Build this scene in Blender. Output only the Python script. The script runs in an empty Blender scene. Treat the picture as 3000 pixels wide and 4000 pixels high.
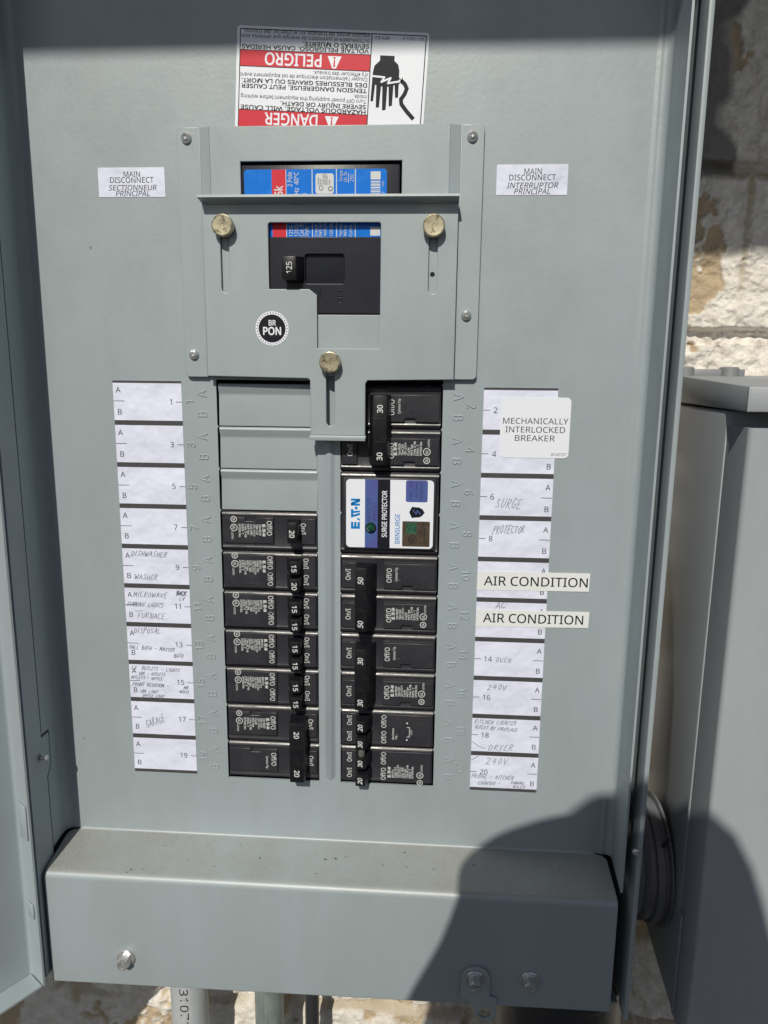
import bpy, bmesh, math, random
import numpy as np
from mathutils import Matrix, Vector
from math import radians, sin, cos, pi, sqrt, atan2

# ------------------------------------------------------------------ camera, sky, sun
S = 0.001            # everything below is measured in millimetres on the panel
Z0 = 1450.0          # height of the panel's zero line above the ground
random.seed(7)
scene = bpy.context.scene
COL = scene.collection

R = [[0.9979386512, 0.0633063530, 0.0105239776],
     [-0.0603336238, 0.9813863418, -0.1823203279],
     [-0.0218701229, 0.1813095525, 0.9831828639]]
CAM = (57.939, -418.817, 26.566)
cd = bpy.data.cameras.new('camera')
cd.sensor_fit = 'HORIZONTAL'
cd.sensor_width = 36.0
cd.lens = 36.0 * 2773.0 / 3000.0
cd.clip_start = 0.005
cd.clip_end = 500.0
cam = bpy.data.objects.new('camera', cd)
COL.objects.link(cam)
M = Matrix(((R[0][0], R[2][0], -R[1][0], CAM[0] * S),
            (R[0][1], R[2][1], -R[1][1], CAM[1] * S),
            (R[0][2], R[2][2], -R[1][2], (CAM[2] + Z0) * S),
            (0, 0, 0, 1)))
cam.matrix_world = M
scene.camera = cam

TX, TZ = 0.16, 0.85                       # sun: per metre in front of the wall
to_sun = Vector((-TX, -1.0, TZ)).normalized()
elev = math.asin(to_sun.z)
azim = atan2(to_sun.x, to_sun.y)
w = bpy.data.worlds.new('World')
scene.world = w
w.use_nodes = True
nt = w.node_tree
bg = nt.nodes['Background']
sky = nt.nodes.new('ShaderNodeTexSky')
sky.sky_type = 'NISHITA'
sky.sun_disc = False
sky.sun_elevation = elev
sky.sun_rotation = azim
nt.links.new(sky.outputs[0], bg.inputs[0])
bg.inputs[1].default_value = 0.05
sl = bpy.data.lights.new('sun', 'SUN')
sl.energy = 3.3
sl.angle = radians(0.53)
sl.color = (1.0, 0.945, 0.82)
so = bpy.data.objects.new('sun', sl)
COL.objects.link(so)
so.rotation_euler = (-to_sun).to_track_quat('-Z', 'Y').to_euler()
so.location = (-1, -4, 5)
scene.view_settings.view_transform = 'Standard'
scene.view_settings.look = 'None'
scene.view_settings.gamma = 1.0
scene.view_settings.exposure = 0.05

# ------------------------------------------------------------------ materials
def mat(name, col, rough=0.5, metal=0.0, bump=None, spec=0.5, vary=None, coat=0.0, specks=None, wear=None):
    """bump=(scale per metre, strength, distance in m); vary=(scale, colour2, lo, hi)"""
    m = bpy.data.materials.new(name)
    m.use_nodes = True
    n = m.node_tree
    b = n.nodes['Principled BSDF']
    b.inputs['Base Color'].default_value = (*col, 1)
    b.inputs['Roughness'].default_value = rough
    b.inputs['Metallic'].default_value = metal
    b.inputs['Specular IOR Level'].default_value = spec
    b.inputs['Coat Weight'].default_value = coat
    tc = n.nodes.new('ShaderNodeTexCoord')
    if vary:
        t = n.nodes.new('ShaderNodeTexNoise')
        t.inputs['Scale'].default_value = vary[0]
        t.inputs['Detail'].default_value = 6
        t.inputs['Roughness'].default_value = 0.65
        r = n.nodes.new('ShaderNodeMapRange')
        r.inputs['From Min'].default_value = vary[2]
        r.inputs['From Max'].default_value = vary[3]
        x = n.nodes.new('ShaderNodeMix')
        x.data_type = 'RGBA'
        x.inputs['A'].default_value = (*col, 1)
        x.inputs['B'].default_value = (*vary[1], 1)
        if len(vary) > 4:            # stretched downwards, as rain and dust run
            mp = n.nodes.new('ShaderNodeMapping')
            mp.inputs['Scale'].default_value = (1, 1, vary[4])
            n.links.new(tc.outputs['Object'], mp.inputs['Vector'])
            n.links.new(mp.outputs[0], t.inputs['Vector'])
        else:
            n.links.new(tc.outputs['Object'], t.inputs['Vector'])
        n.links.new(t.outputs['Fac'], r.inputs['Value'])
        n.links.new(r.outputs[0], x.inputs['Factor'])
        n.links.new(x.outputs['Result'], b.inputs['Base Color'])
    if wear:
        t = n.nodes.new('ShaderNodeTexNoise')
        t.inputs['Scale'].default_value = wear[0]
        t.inputs['Detail'].default_value = 7
        t.inputs['Roughness'].default_value = 0.7
        r = n.nodes.new('ShaderNodeMapRange')
        r.inputs['From Min'].default_value = 0.38
        r.inputs['From Max'].default_value = 0.68
        r.inputs['To Min'].default_value = rough - wear[1]
        r.inputs['To Max'].default_value = rough + wear[1]
        n.links.new(tc.outputs['Object'], t.inputs['Vector'])
        n.links.new(t.outputs['Fac'], r.inputs['Value'])
        n.links.new(r.outputs[0], b.inputs['Roughness'])
    if specks:
        t = n.nodes.new('ShaderNodeTexNoise')
        t.inputs['Scale'].default_value = specks[0]
        t.inputs['Detail'].default_value = 1
        r = n.nodes.new('ShaderNodeMapRange')
        r.inputs['From Min'].default_value = specks[1]
        r.inputs['From Max'].default_value = specks[1] + 0.02
        x2 = n.nodes.new('ShaderNodeMix')
        x2.data_type = 'RGBA'
        n.links.new(tc.outputs['Object'], t.inputs['Vector'])
        n.links.new(t.outputs['Fac'], r.inputs['Value'])
        n.links.new(r.outputs[0], x2.inputs['Factor'])
        n.links.new(x.outputs['Result'], x2.inputs['A'])
        x2.inputs['B'].default_value = (0.14, 0.135, 0.12, 1)
        n.links.new(x2.outputs['Result'], b.inputs['Base Color'])
    if bump:
        t = n.nodes.new('ShaderNodeTexNoise')
        t.inputs['Scale'].default_value = bump[0]
        t.inputs['Detail'].default_value = 3
        u = n.nodes.new('ShaderNodeBump')
        u.inputs['Strength'].default_value = bump[1]
        u.inputs['Distance'].default_value = bump[2]
        n.links.new(tc.outputs['Object'], t.inputs['Vector'])
        n.links.new(t.outputs['Fac'], u.inputs['Height'])
        n.links.new(u.outputs[0], b.inputs['Normal'])
    return m

GREY = (0.326, 0.385, 0.424)
M_PAINT = mat('grey_paint', GREY, 0.46, bump=(420, 0.12, 0.0006), vary=(16, (0.292, 0.338, 0.366), 0.36, 0.66, 0.3), specks=(190, 0.815), spec=0.8, wear=(26, 0.10))
M_PAINT2 = mat('cover_paint', (0.336, 0.394, 0.428), 0.42, bump=(420, 0.08, 0.0006), vary=(22, (0.305, 0.353, 0.380), 0.36, 0.66, 0.35), specks=(190, 0.83), wear=(30, 0.08), spec=0.7)
M_BOXGREY = mat('box_paint', (0.368, 0.395, 0.435), 0.5, bump=(600, 0.12, 0.0006), vary=(14, (0.325, 0.348, 0.385), 0.36, 0.66, 0.25), specks=(210, 0.80))
M_BLACK = mat('black_plastic', (0.030, 0.031, 0.040), 0.33, bump=(900, 0.05, 0.0004), vary=(60, (0.042, 0.041, 0.048), 0.45, 0.7), specks=(420, 0.79), wear=(90, 0.09))
M_BLACK2 = mat('black_moulding', (0.013, 0.015, 0.024), 0.36, spec=0.3, bump=(700, 0.12, 0.0004), vary=(40, (0.02, 0.021, 0.03), 0.45, 0.7))
M_HANDLE = mat('toggle_plastic', (0.009, 0.0095, 0.013), 0.40, spec=0.3, bump=(700, 0.12, 0.0004), vary=(120, (0.022, 0.022, 0.022), 0.5, 0.75))
M_WHITEINK = mat('white_print', (0.62, 0.64, 0.66), 0.6)
M_PAPER = mat('paper', (0.725, 0.76, 0.935), 0.65, bump=(38, 0.8, 0.0045), vary=(45, (0.675, 0.705, 0.87), 0.5, 0.75))
M_BAND = mat('printed_band', (0.055, 0.053, 0.058), 0.7, vary=(350, (0.11, 0.105, 0.11), 0.58, 0.75))
M_INK = mat('black_ink', (0.012, 0.013, 0.016), 0.7, spec=0.2)
M_PEN = mat('pen_ink', (0.15, 0.155, 0.20), 0.6)
M_VINYL = mat('vinyl', (0.80, 0.835, 0.935), 0.42, bump=(40, 0.10, 0.001))
M_CREAM = mat('tape', (0.765, 0.79, 0.81), 0.5, bump=(50, 0.15, 0.001))
M_RED = mat('red_print', (0.62, 0.02, 0.042), 0.45, spec=0.3)
M_NAVY = mat('black_print', (0.010, 0.011, 0.018), 0.5, spec=0.2)
M_BLUE = mat('blue_print', (0.0, 0.165, 0.68), 0.3, spec=0.3, vary=(160, (0.01, 0.21, 0.76), 0.5, 0.7))
M_BLUEINK = mat('blue_lettering', (0.0, 0.20, 0.58), 0.4)
M_VIOLET = mat('violet_print', (0.085, 0.095, 0.33), 0.4, vary=(80, (0.06, 0.13, 0.36), 0.4, 0.65))
M_DKVIOLET = mat('dark_lettering', (0.03, 0.032, 0.10), 0.45)
M_HOLO = mat('foil', (0.085, 0.062, 0.045), 0.35, metal=0.2, vary=(260, (0.13, 0.10, 0.08), 0.45, 0.7))
M_HOLOGREEN = mat('green_foil', (0.02, 0.075, 0.045), 0.4, vary=(500, (0.05, 0.16, 0.10), 0.45, 0.65))
M_LED = mat('green_lens', (0.004, 0.06, 0.03), 0.08, coat=1.0)
M_ZINC = mat('zinc', (0.66, 0.67, 0.68), 0.27, metal=0.7, bump=(300, 0.2, 0.0006), vary=(300, (0.4, 0.4, 0.4), 0.45, 0.7))
M_BRASS = mat('yellow_zinc', (0.50, 0.455, 0.32), 0.36, metal=0.75, bump=(900, 0.12, 0.0003), vary=(420, (0.17, 0.15, 0.10), 0.50, 0.62))
M_GALV = mat('galvanised_steel', (0.36, 0.42, 0.41), 0.42, metal=0.45, vary=(120, (0.27, 0.33, 0.325), 0.4, 0.65), bump=(200, 0.2, 0.0006))
M_PVC = mat('grey_pvc', (0.47, 0.50, 0.54), 0.45, vary=(60, (0.41, 0.44, 0.47), 0.4, 0.65))
M_FIT = mat('slate_fitting', (0.17, 0.18, 0.205), 0.45, bump=(160, 0.2, 0.001), vary=(40, (0.13, 0.14, 0.16), 0.4, 0.65))
M_DARK = mat('black_fitting', (0.03, 0.031, 0.036), 0.42, bump=(160, 0.25, 0.0015))
M_TIE = mat('tie_pin', (0.12, 0.125, 0.115), 0.5)

def ramp_mix(n, fac, a, b):
    x = n.nodes.new('ShaderNodeMix')
    x.data_type = 'RGBA'
    n.links.new(fac, x.inputs['Factor'])
    for v, k in ((a, 'A'), (b, 'B')):
        if isinstance(v, tuple):
            x.inputs[k].default_value = (*v, 1)
        else:
            n.links.new(v, x.inputs[k])
    return x.outputs['Result']

def noise_mask(n, vec, scale, lo, hi, detail=8, rough=0.6, dist=0.0):
    t = n.nodes.new('ShaderNodeTexNoise')
    t.inputs['Scale'].default_value = scale
    t.inputs['Detail'].default_value = detail
    t.inputs['Roughness'].default_value = rough
    t.inputs['Distortion'].default_value = dist
    n.links.new(vec, t.inputs['Vector'])
    r = n.nodes.new('ShaderNodeMapRange')
    r.inputs['From Min'].default_value = lo
    r.inputs['From Max'].default_value = hi
    n.links.new(t.outputs['Fac'], r.inputs['Value'])
    return r.outputs[0], t.outputs['Fac']

def shelf_mat():
    """the painted cover with wind-blown dust lying on it, in patches"""
    m = mat('dusty_paint', GREY, 0.46, bump=(420, 0.12, 0.0006), spec=0.8)
    n = m.node_tree
    b = n.nodes['Principled BSDF']
    tc = n.nodes.new('ShaderNodeTexCoord')
    at = n.nodes.new('ShaderNodeAttribute')
    at.attribute_name = 'dust'
    big, _ = noise_mask(n, tc.outputs['Object'], 9, 0.3, 0.56, 6, 0.6)
    fine, _ = noise_mask(n, tc.outputs['Object'], 700, 0.40, 0.66, 3, 0.7)
    speck, _ = noise_mask(n, tc.outputs['Object'], 260, 0.725, 0.75, 2, 0.5)
    mul = n.nodes.new('ShaderNodeMath'); mul.operation = 'MULTIPLY'
    n.links.new(at.outputs['Fac'], mul.inputs[0]); n.links.new(big, mul.inputs[1])
    f2 = n.nodes.new('ShaderNodeMapRange')
    f2.inputs['To Min'].default_value = 0.5; f2.inputs['To Max'].default_value = 1.0
    n.links.new(fine, f2.inputs['Value'])
    m2 = n.nodes.new('ShaderNodeMath'); m2.operation = 'MULTIPLY'
    n.links.new(mul.outputs[0], m2.inputs[0]); n.links.new(f2.outputs[0], m2.inputs[1])
    mp = n.nodes.new('ShaderNodeMapping')
    mp.inputs['Scale'].default_value = (1, 1, 0.3)
    n.links.new(tc.outputs['Object'], mp.inputs['Vector'])
    pv, _ = noise_mask(n, mp.outputs[0], 16, 0.36, 0.66, 6, 0.65)
    base = ramp_mix(n, pv, GREY, (0.292, 0.338, 0.366))
    c1 = ramp_mix(n, m2.outputs[0], base, (0.255, 0.248, 0.228))
    m3 = n.nodes.new('ShaderNodeMath'); m3.operation = 'MULTIPLY'
    n.links.new(at.outputs['Fac'], m3.inputs[0]); n.links.new(speck, m3.inputs[1])
    c2 = ramp_mix(n, m3.outputs[0], c1, (0.07, 0.06, 0.05))
    n.links.new(c2, b.inputs['Base Color'])
    r = n.nodes.new('ShaderNodeMapRange')
    r.inputs['To Min'].default_value = 0.44; r.inputs['To Max'].default_value = 0.68
    n.links.new(m2.outputs[0], r.inputs['Value'])
    n.links.new(r.outputs[0], b.inputs['Roughness'])
    return m
M_SHELF = shelf_mat()

def wall_mat():
    m = bpy.data.materials.new('whitewashed_block')
    m.use_nodes = True
    n = m.node_tree
    b = n.nodes['Principled BSDF']
    b.inputs['Roughness'].default_value = 0.95
    b.inputs['Specular IOR Level'].default_value = 0.15
    tc = n.nodes.new('ShaderNodeTexCoord')
    V = tc.outputs['Object']
    at = n.nodes.new('ShaderNodeAttribute'); at.attribute_name = 'joint'
    peel = n.nodes.new('ShaderNodeAttribute'); peel.attribute_name = 'peel'
    tone, _ = noise_mask(n, V, 35, 0.3, 0.7)
    tan = ramp_mix(n, tone, (0.58, 0.46, 0.32), (0.47, 0.37, 0.25))
    mo, _ = noise_mask(n, V, 120, 0.35, 0.7)
    white = ramp_mix(n, mo, (0.86, 0.825, 0.775), (0.65, 0.61, 0.555))
    st, _ = noise_mask(n, V, 26, 0.6, 0.8)
    white = ramp_mix(n, st, white, (0.46, 0.39, 0.30))
    pt, _ = noise_mask(n, V, 300, 0.69, 0.78, 3)
    c = ramp_mix(n, peel.outputs['Fac'], white, tan)
    c = ramp_mix(n, at.outputs['Fac'], c, (0.52, 0.45, 0.35))
    gy = n.nodes.new('ShaderNodeAttribute'); gy.attribute_name = 'mortar'
    c = ramp_mix(n, gy.outputs['Fac'], c, (0.25, 0.24, 0.23))
    c = ramp_mix(n, pt, c, (0.25, 0.20, 0.15))
    n.links.new(c, b.inputs['Base Color'])
    bt = n.nodes.new('ShaderNodeTexNoise'); bt.inputs['Scale'].default_value = 190; bt.inputs['Detail'].default_value = 8; bt.inputs['Roughness'].default_value = 0.65
    n.links.new(V, bt.inputs['Vector'])
    u = n.nodes.new('ShaderNodeBump'); u.inputs['Strength'].default_value = 0.8; u.inputs['Distance'].default_value = 0.003
    n.links.new(bt.outputs['Fac'], u.inputs['Height'])
    n.links.new(u.outputs[0], b.inputs['Normal'])
    return m
M_WALL = wall_mat()
M_GROUND = mat('dry_ground', (0.05, 0.054, 0.056), 0.95, bump=(14, 0.5, 0.02), vary=(2.5, (0.035, 0.038, 0.04), 0.35, 0.65))
M_SOFFIT = mat('soffit_paint', (0.26, 0.265, 0.27), 0.8, vary=(6, (0.22, 0.225, 0.23), 0.4, 0.65))
M_SHINGLE = mat('roof_shingle', (0.11, 0.10, 0.09), 0.95, bump=(60, 0.5, 0.004))
M_SKIN = mat('skin', (0.46, 0.27, 0.19), 0.5)
M_SHIRT = mat('shirt_cloth', (0.06, 0.085, 0.13), 0.9, bump=(900, 0.3, 0.0005))
M_JEANS = mat('jeans_cloth', (0.035, 0.05, 0.09), 0.9, bump=(900, 0.3, 0.0005))
M_HAIR = mat('hair', (0.03, 0.02, 0.014), 0.6, bump=(400, 0.6, 0.002))
M_EYE = mat('eye', (0.7, 0.7, 0.68), 0.2)
M_LIP = mat('lips', (0.36, 0.15, 0.12), 0.5)
M_PHONE = mat('phone_shell', (0.03, 0.03, 0.035), 0.3)
M_LENS = mat('lens_glass', (0.01, 0.01, 0.015), 0.05)

# ------------------------------------------------------------------ mesh builder
try:
    FONT = bpy.data.fonts.load(bpy.utils.system_resource('DATAFILES') + '/fonts/NotoSansHebrew-Regular.woff2')
except Exception:
    FONT = None
def cap_height():
    cu = bpy.data.curves.new('tmp', 'FONT')
    if FONT: cu.font = FONT
    cu.body = 'H'
    ob = bpy.data.objects.new('tmp', cu)
    h = max(p.co.y for p in ob.to_mesh().vertices)
    ob.to_mesh_clear()
    bpy.data.objects.remove(ob); bpy.data.curves.remove(cu)
    return h
CAP = cap_height()
ORG = {}

class MB:
    def __init__(self):
        self.v, self.f, self.m, self.attr = [], [], [], {}
    def add(self, vs, fs, mi=0):
        o = len(self.v)
        self.v += [tuple(p) for p in vs]
        self.f += [tuple(i + o for i in q) for q in fs]
        self.m += [mi] * len(fs)
        return o
    def bm(self, bm, mi=0, T=None):
        bm.verts.index_update()
        vs = [tuple(p.co) for p in bm.verts]
        if T:
            vs = [T(*p) for p in vs]
        self.add(vs, [[p.index for p in q.verts] for q in bm.faces], mi)
        bm.free()
    def hexa(self, c8, bev=0.0, mi=0, T=None, seg=2):
        """c8: 4 corners of one end (ring order) then 4 of the other"""
        bm = bmesh.new()
        vs = [bm.verts.new(p) for p in c8]
        for q in ((3, 2, 1, 0), (4, 5, 6, 7), (0, 1, 5, 4), (1, 2, 6, 5), (2, 3, 7, 6), (3, 0, 4, 7)):
            bm.faces.new([vs[i] for i in q])
        bmesh.ops.recalc_face_normals(bm, faces=bm.faces)
        if bev:
            bmesh.ops.bevel(bm, geom=list(bm.edges), offset=bev, segments=seg, profile=0.5, affect='EDGES', clamp_overlap=True)
        self.bm(bm, mi, T)
    def box(self, x0, x1, y0, y1, z0, z1, bev=0.0, mi=0, T=None):
        self.hexa([(x0, y0, z0), (x1, y0, z0), (x1, y1, z0), (x0, y1, z0),
                   (x0, y0, z1), (x1, y0, z1), (x1, y1, z1), (x0, y1, z1)], bev, mi, T)
    def lathe(self, prof, c, axis=(0, -1, 0), seg=24, mi=0):
        """prof: (radius, height along axis)"""
        a = Vector(axis).normalized()
        p = a.orthogonal().normalized()
        q = a.cross(p)
        c = Vector(c)
        vs, fs = [], []
        for r, h in prof:
            for k in range(seg):
                t = 2 * pi * k / seg
                vs.append(c + a * h + (p * cos(t) + q * sin(t)) * r)
        n = len(prof)
        for i in range(n - 1):
            for k in range(seg):
                k2 = (k + 1) % seg
                fs.append((i * seg + k, i * seg + k2, (i + 1) * seg + k2, (i + 1) * seg + k))
        if prof[0][0] > 1e-6: fs.append(tuple(range(seg))[::-1])
        if prof[-1][0] > 1e-6: fs.append(tuple((n - 1) * seg + k for k in range(seg)))
        self.add(vs, fs, mi)
    def tube(self, pts, r, seg=12, mi=0):
        pts = [Vector(p) for p in pts]
        vs, fs = [], []
        ref = None
        for i, p in enumerate(pts):
            d = (pts[min(i + 1, len(pts) - 1)] - pts[max(i - 1, 0)]).normalized()
            if ref is None: ref = d.orthogonal().normalized()
            ref = (ref - d * ref.dot(d)).normalized()
            q = d.cross(ref)
            rr = r[i] if isinstance(r, (list, tuple)) else r
            for k in range(seg):
                t = 2 * pi * k / seg
                vs.append(p + (ref * cos(t) + q * sin(t)) * rr)
        for i in range(len(pts) - 1):
            for k in range(seg):
                k2 = (k + 1) % seg
                fs.append((i * seg + k, i * seg + k2, (i + 1) * seg + k2, (i + 1) * seg + k))
        fs.append(tuple(range(seg))[::-1])
        fs.append(tuple((len(pts) - 1) * seg + k for k in range(seg)))
        self.add(vs, fs, mi)
    def plate(self, loops, y, t, bev=0.0, mi=0, T=None):
        """outline (and holes) in x,z; front face at y, thickness t going back"""
        cu = bpy.data.curves.new('tmp', 'CURVE')
        cu.dimensions = '2D'
        cu.fill_mode = 'BOTH'
        cu.extrude = max(t / 2 - bev, 0.0001)
        cu.bevel_depth = bev
        cu.bevel_resolution = 3 if bev >= 0.25 else 1
        cu.offset = -bev
        for lp in loops:
            sp = cu.splines.new('POLY')
            sp.points.add(len(lp) - 1)
            for p, (a, b) in zip(sp.points, lp):
                p.co = (a, b, 0, 1)
            sp.use_cyclic_u = True
        ob = bpy.data.objects.new('tmp', cu)
        me = ob.to_mesh()
        yc = y + t / 2
        vs = [(p.co.x, yc - p.co.z, p.co.y) for p in me.vertices]
        if T: vs = [T(*p) for p in vs]
        self.add(vs, [tuple(q.vertices) for q in me.polygons], mi)
        ob.to_mesh_clear()
        bpy.data.objects.remove(ob)
        bpy.data.curves.remove(cu)
    def flat(self, loop, y, mi=0, T=None):
        """one printed area lying on a face that looks towards -y"""
        vs = [(a, y, b) for a, b in loop]
        ar = sum(loop[i][0] * loop[(i + 1) % len(loop)][1] - loop[(i + 1) % len(loop)][0] * loop[i][1] for i in range(len(loop)))
        idx = list(range(len(loop)))
        if ar < 0: idx.reverse()
        if T: vs = [T(*p) for p in vs]
        self.add(vs, [idx], mi)
    def fold(self, path, t, axis, rng, mi=0, r=0.0, seg=5):
        """bent sheet: path of 2-D points (fillet radius r or per-corner list), thickness t to the left.
        axis 'x': path is (y,z), rng gives x0,x1 (or a function of the point); axis 'z': path is (x,y)"""
        P = [Vector(p) for p in path]
        out = []
        for i, p in enumerate(P):
            ri = r[i] if isinstance(r, (list, tuple)) else r
            if i in (0, len(P) - 1) or ri <= 0:
                out.append(p); continue
            a = (P[i - 1] - p).normalized(); b = (P[i + 1] - p).normalized()
            ang = a.angle(b)
            d = ri / math.tan(ang / 2)
            ca = p + a * d; cb = p + b * d
            cen = p + (a + b).normalized() * (ri / sin(ang / 2))
            v0 = ca - cen; v1 = cb - cen
            tot = v0.angle(v1)
            sg = 1 if v0.x * v1.y - v0.y * v1.x > 0 else -1
            for k in range(seg + 1):
                th = sg * tot * k / seg
                out.append(cen + Vector((v0.x * cos(th) - v0.y * sin(th), v0.x * sin(th) + v0.y * cos(th))))
        n = len(out)
        nor = []
        for i in range(n):
            d = (out[min(i + 1, n - 1)] - out[max(i - 1, 0)]).normalized()
            nor.append(Vector((-d.y, d.x)))
        ring = [(p, p) for p in out] + [(out[i] + nor[i] * t, out[i]) for i in range(n - 1, -1, -1)]
        vs = []
        for e in (0, 1):
            for p, src in ring:
                q = rng(src)[e] if callable(rng) else rng[e]
                vs.append((q, p.x, p.y) if axis == 'x' else (p.x, p.y, q))
        k = len(ring)
        fs = []
        for i in range(k):
            j = (i + 1) % k
            fs.append((i, j, k + j, k + i))
        for i in range(n - 1):
            fs.append((i + 1, i, k - 1 - i, k - 2 - i))
            fs.append((k + i, k + i + 1, 2 * k - 2 - i, 2 * k - 1 - i))
        bm = bmesh.new()
        bv = [bm.verts.new(q) for q in vs]
        for f in fs:
            try: bm.faces.new([bv[i] for i in f])
            except Exception: pass
        bmesh.ops.recalc_face_normals(bm, faces=bm.faces)
        self.bm(bm, mi)
    def text(self, s, x, z, h, y, mi=0, rot=0.0, align='L', width=None, bold=0.0, shear=0.0, T=None, depth=0.0, bev=0.0, sx=1.0, spacing=1.0):
        """cap height h; (x, z) is the left / centre / right end of the base line; rot turns anticlockwise seen from the front"""
        g = glyphs(s, bold, shear, depth / h, bev / h, spacing)
        if g is None: return
        V, F, x0, x1 = g
        k = h
        kx = k * sx if width is None else width / max(x1 - x0, 1e-6)
        off = {'L': x0, 'C': (x0 + x1) / 2, 'R': x1}[align]
        c, sn = cos(rot), sin(rot)
        vs = []
        for a, b, d in V:
            a2, b2 = (a - off) * kx, b * k
            px, pz = x + a2 * c - b2 * sn, z + a2 * sn + b2 * c
            vs.append(T(px, y - d * k, pz) if T else (px, y - d * k, pz))
        self.add(vs, F, mi)
    def stroke(self, pts, wd, y, mi=0, T=None):
        """mitred ribbon along the points, broken at sharp corners"""
        for k in range(1, len(pts) - 1):
            a_ = Vector(pts[k]) - Vector(pts[k - 1]); b_ = Vector(pts[k + 1]) - Vector(pts[k])
            if a_.length > 1e-6 and b_.length > 1e-6 and a_.normalized().dot(b_.normalized()) < 0.1:
                self.stroke(pts[:k + 1], wd, y, mi, T)
                self.stroke(pts[k:], wd, y - 0.012, mi, T)
                return
        P = [Vector(p) for k, p in enumerate(pts) if k == 0 or (Vector(p) - Vector(pts[k - 1])).length > 1e-5]
        if len(P) < 2: return
        closed = (P[0] - P[-1]).length < 1e-5 and len(P) > 3
        e0 = (P[1] - P[0]).normalized() * wd * 0.3; e1 = (P[-1] - P[-2]).normalized() * wd * 0.3
        Q = list(P); Q[0] = P[0] - e0; Q[-1] = P[-1] + e1
        L, Rr = [], []
        for k, p in enumerate(Q):
            d0 = (Q[k] - Q[k - 1]).normalized() if k else None
            d1 = (Q[k + 1] - Q[k]).normalized() if k < len(Q) - 1 else None
            if d0 is None: d0 = d1
            if d1 is None: d1 = d0
            b = d0 + d1
            if b.length < 0.35: b = d1
            b.normalize()
            n_ = Vector((-b.y, b.x))
            m_ = min(1.0 / max(n_.dot(Vector((-d1.y, d1.x))), 0.5), 1.6) * wd / 2
            L.append(Q[k] + n_ * m_); Rr.append(Q[k] - n_ * m_)
        for k in range(len(Q) - 1):
            self.flat([tuple(Rr[k]), tuple(Rr[k + 1]), tuple(L[k + 1]), tuple(L[k])], y - 0.004 * (k % 3), mi, T)
    def disc(self, x, z, r, y, mi=0, seg=24, T=None, r0=0.0):
        if r0 <= 0:
            self.flat([(x + r * cos(2 * pi * k / seg), z + r * sin(2 * pi * k / seg)) for k in range(seg)], y, mi, T)
        else:
            for k in range(seg):
                a, b = 2 * pi * k / seg, 2 * pi * (k + 1) / seg
                self.flat([(x + r * cos(a), z + r * sin(a)), (x + r * cos(b), z + r * sin(b)),
                           (x + r0 * cos(b), z + r0 * sin(b)), (x + r0 * cos(a), z + r0 * sin(a))], y, mi, T)

_G = {}
def glyphs(s, bold, shear, depth, bev, spacing):
    key = (s, bold, shear, round(depth, 4), round(bev, 4), spacing)
    if key in _G: return _G[key]
    cu = bpy.data.curves.new('tmp', 'FONT')
    if FONT: cu.font = FONT
    cu.body = s
    cu.size = 1.0 / CAP
    cu.offset = bold
    cu.shear = shear
    cu.space_character = spacing
    cu.resolution_u = 3
    cu.extrude = max(depth - bev, 0) if depth else 0
    cu.bevel_depth = bev
    cu.bevel_resolution = 1
    ob = bpy.data.objects.new('tmp', cu)
    me = ob.to_mesh()
    V = [(p.co.x, p.co.y, p.co.z) for p in me.vertices]
    F = [tuple(q.vertices) for q in me.polygons]
    ob.to_mesh_clear()
    bpy.data.objects.remove(ob)
    bpy.data.curves.remove(cu)
    if not V:
        _G[key] = None
    else:
        xs = [p[0] for p in V]
        _G[key] = (V, F, min(xs), max(xs))
    return _G[key]

def build(name, mb, mats, parent=None, smooth=32, base=None, label=None):
    if not isinstance(mats, (list, tuple)): mats = [mats]
    if parent is not None:
        o = ORG[parent.name]
    elif base is not None:
        o = base
    else:
        a = np.array(mb.v)
        o = ((a[:, 0].min() + a[:, 0].max()) / 2, (a[:, 1].min() + a[:, 1].max()) / 2, a[:, 2].min())
    me = bpy.data.meshes.new(name)
    me.from_pydata([((x - o[0]) * S, (y - o[1]) * S, (z - o[2]) * S) for x, y, z in mb.v], [], mb.f)
    for m in mats: me.materials.append(m)
    me.polygons.foreach_set('material_index', mb.m)
    for k, vals in mb.attr.items():
        at = me.attributes.new(k, 'FLOAT', 'POINT')
        at.data.foreach_set('value', vals)
    me.validate()
    if smooth:
        me.polygons.foreach_set('use_smooth', [True] * len(me.polygons))
        me.set_sharp_from_angle(angle=radians(smooth))
    ob = bpy.data.objects.new(name, me)
    COL.objects.link(ob)
    if parent is not None:
        ob.parent = parent
    else:
        ob.location = (o[0] * S, o[1] * S, (o[2] + Z0) * S)
    ORG[ob.name] = o
    if label: ob['label'] = label
    return ob

def tag(o, label, cat, group=None, kind=None):
    o['label'] = label
    o['category'] = cat
    if group: o['group'] = group
    if kind: o['kind'] = kind
    return o

def thing(name, label, cat, base, group=None):
    o = bpy.data.objects.new(name, None)
    COL.objects.link(o)
    o.empty_display_size = 0.02
    o.location = (base[0] * S, base[1] * S, (base[2] + Z0) * S)
    ORG[o.name] = base
    return tag(o, label, cat, group)

def rrect(x0, x1, z0, z1, r, n=5):
    if r <= 0: return [(x0, z0), (x1, z0), (x1, z1), (x0, z1)]
    P = []
    for cx, cz, a0 in ((x1 - r, z0 + r, -90), (x1 - r, z1 - r, 0), (x0 + r, z1 - r, 90), (x0 + r, z0 + r, 180)):
        for k in range(n + 1):
            t = radians(a0 + 90 * k / n)
            P.append((cx + r * cos(t), cz + r * sin(t)))
    return P
def rect(x0, x1, z0, z1): return [(x0, z0), (x1, z0), (x1, z1), (x0, z1)]

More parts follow.
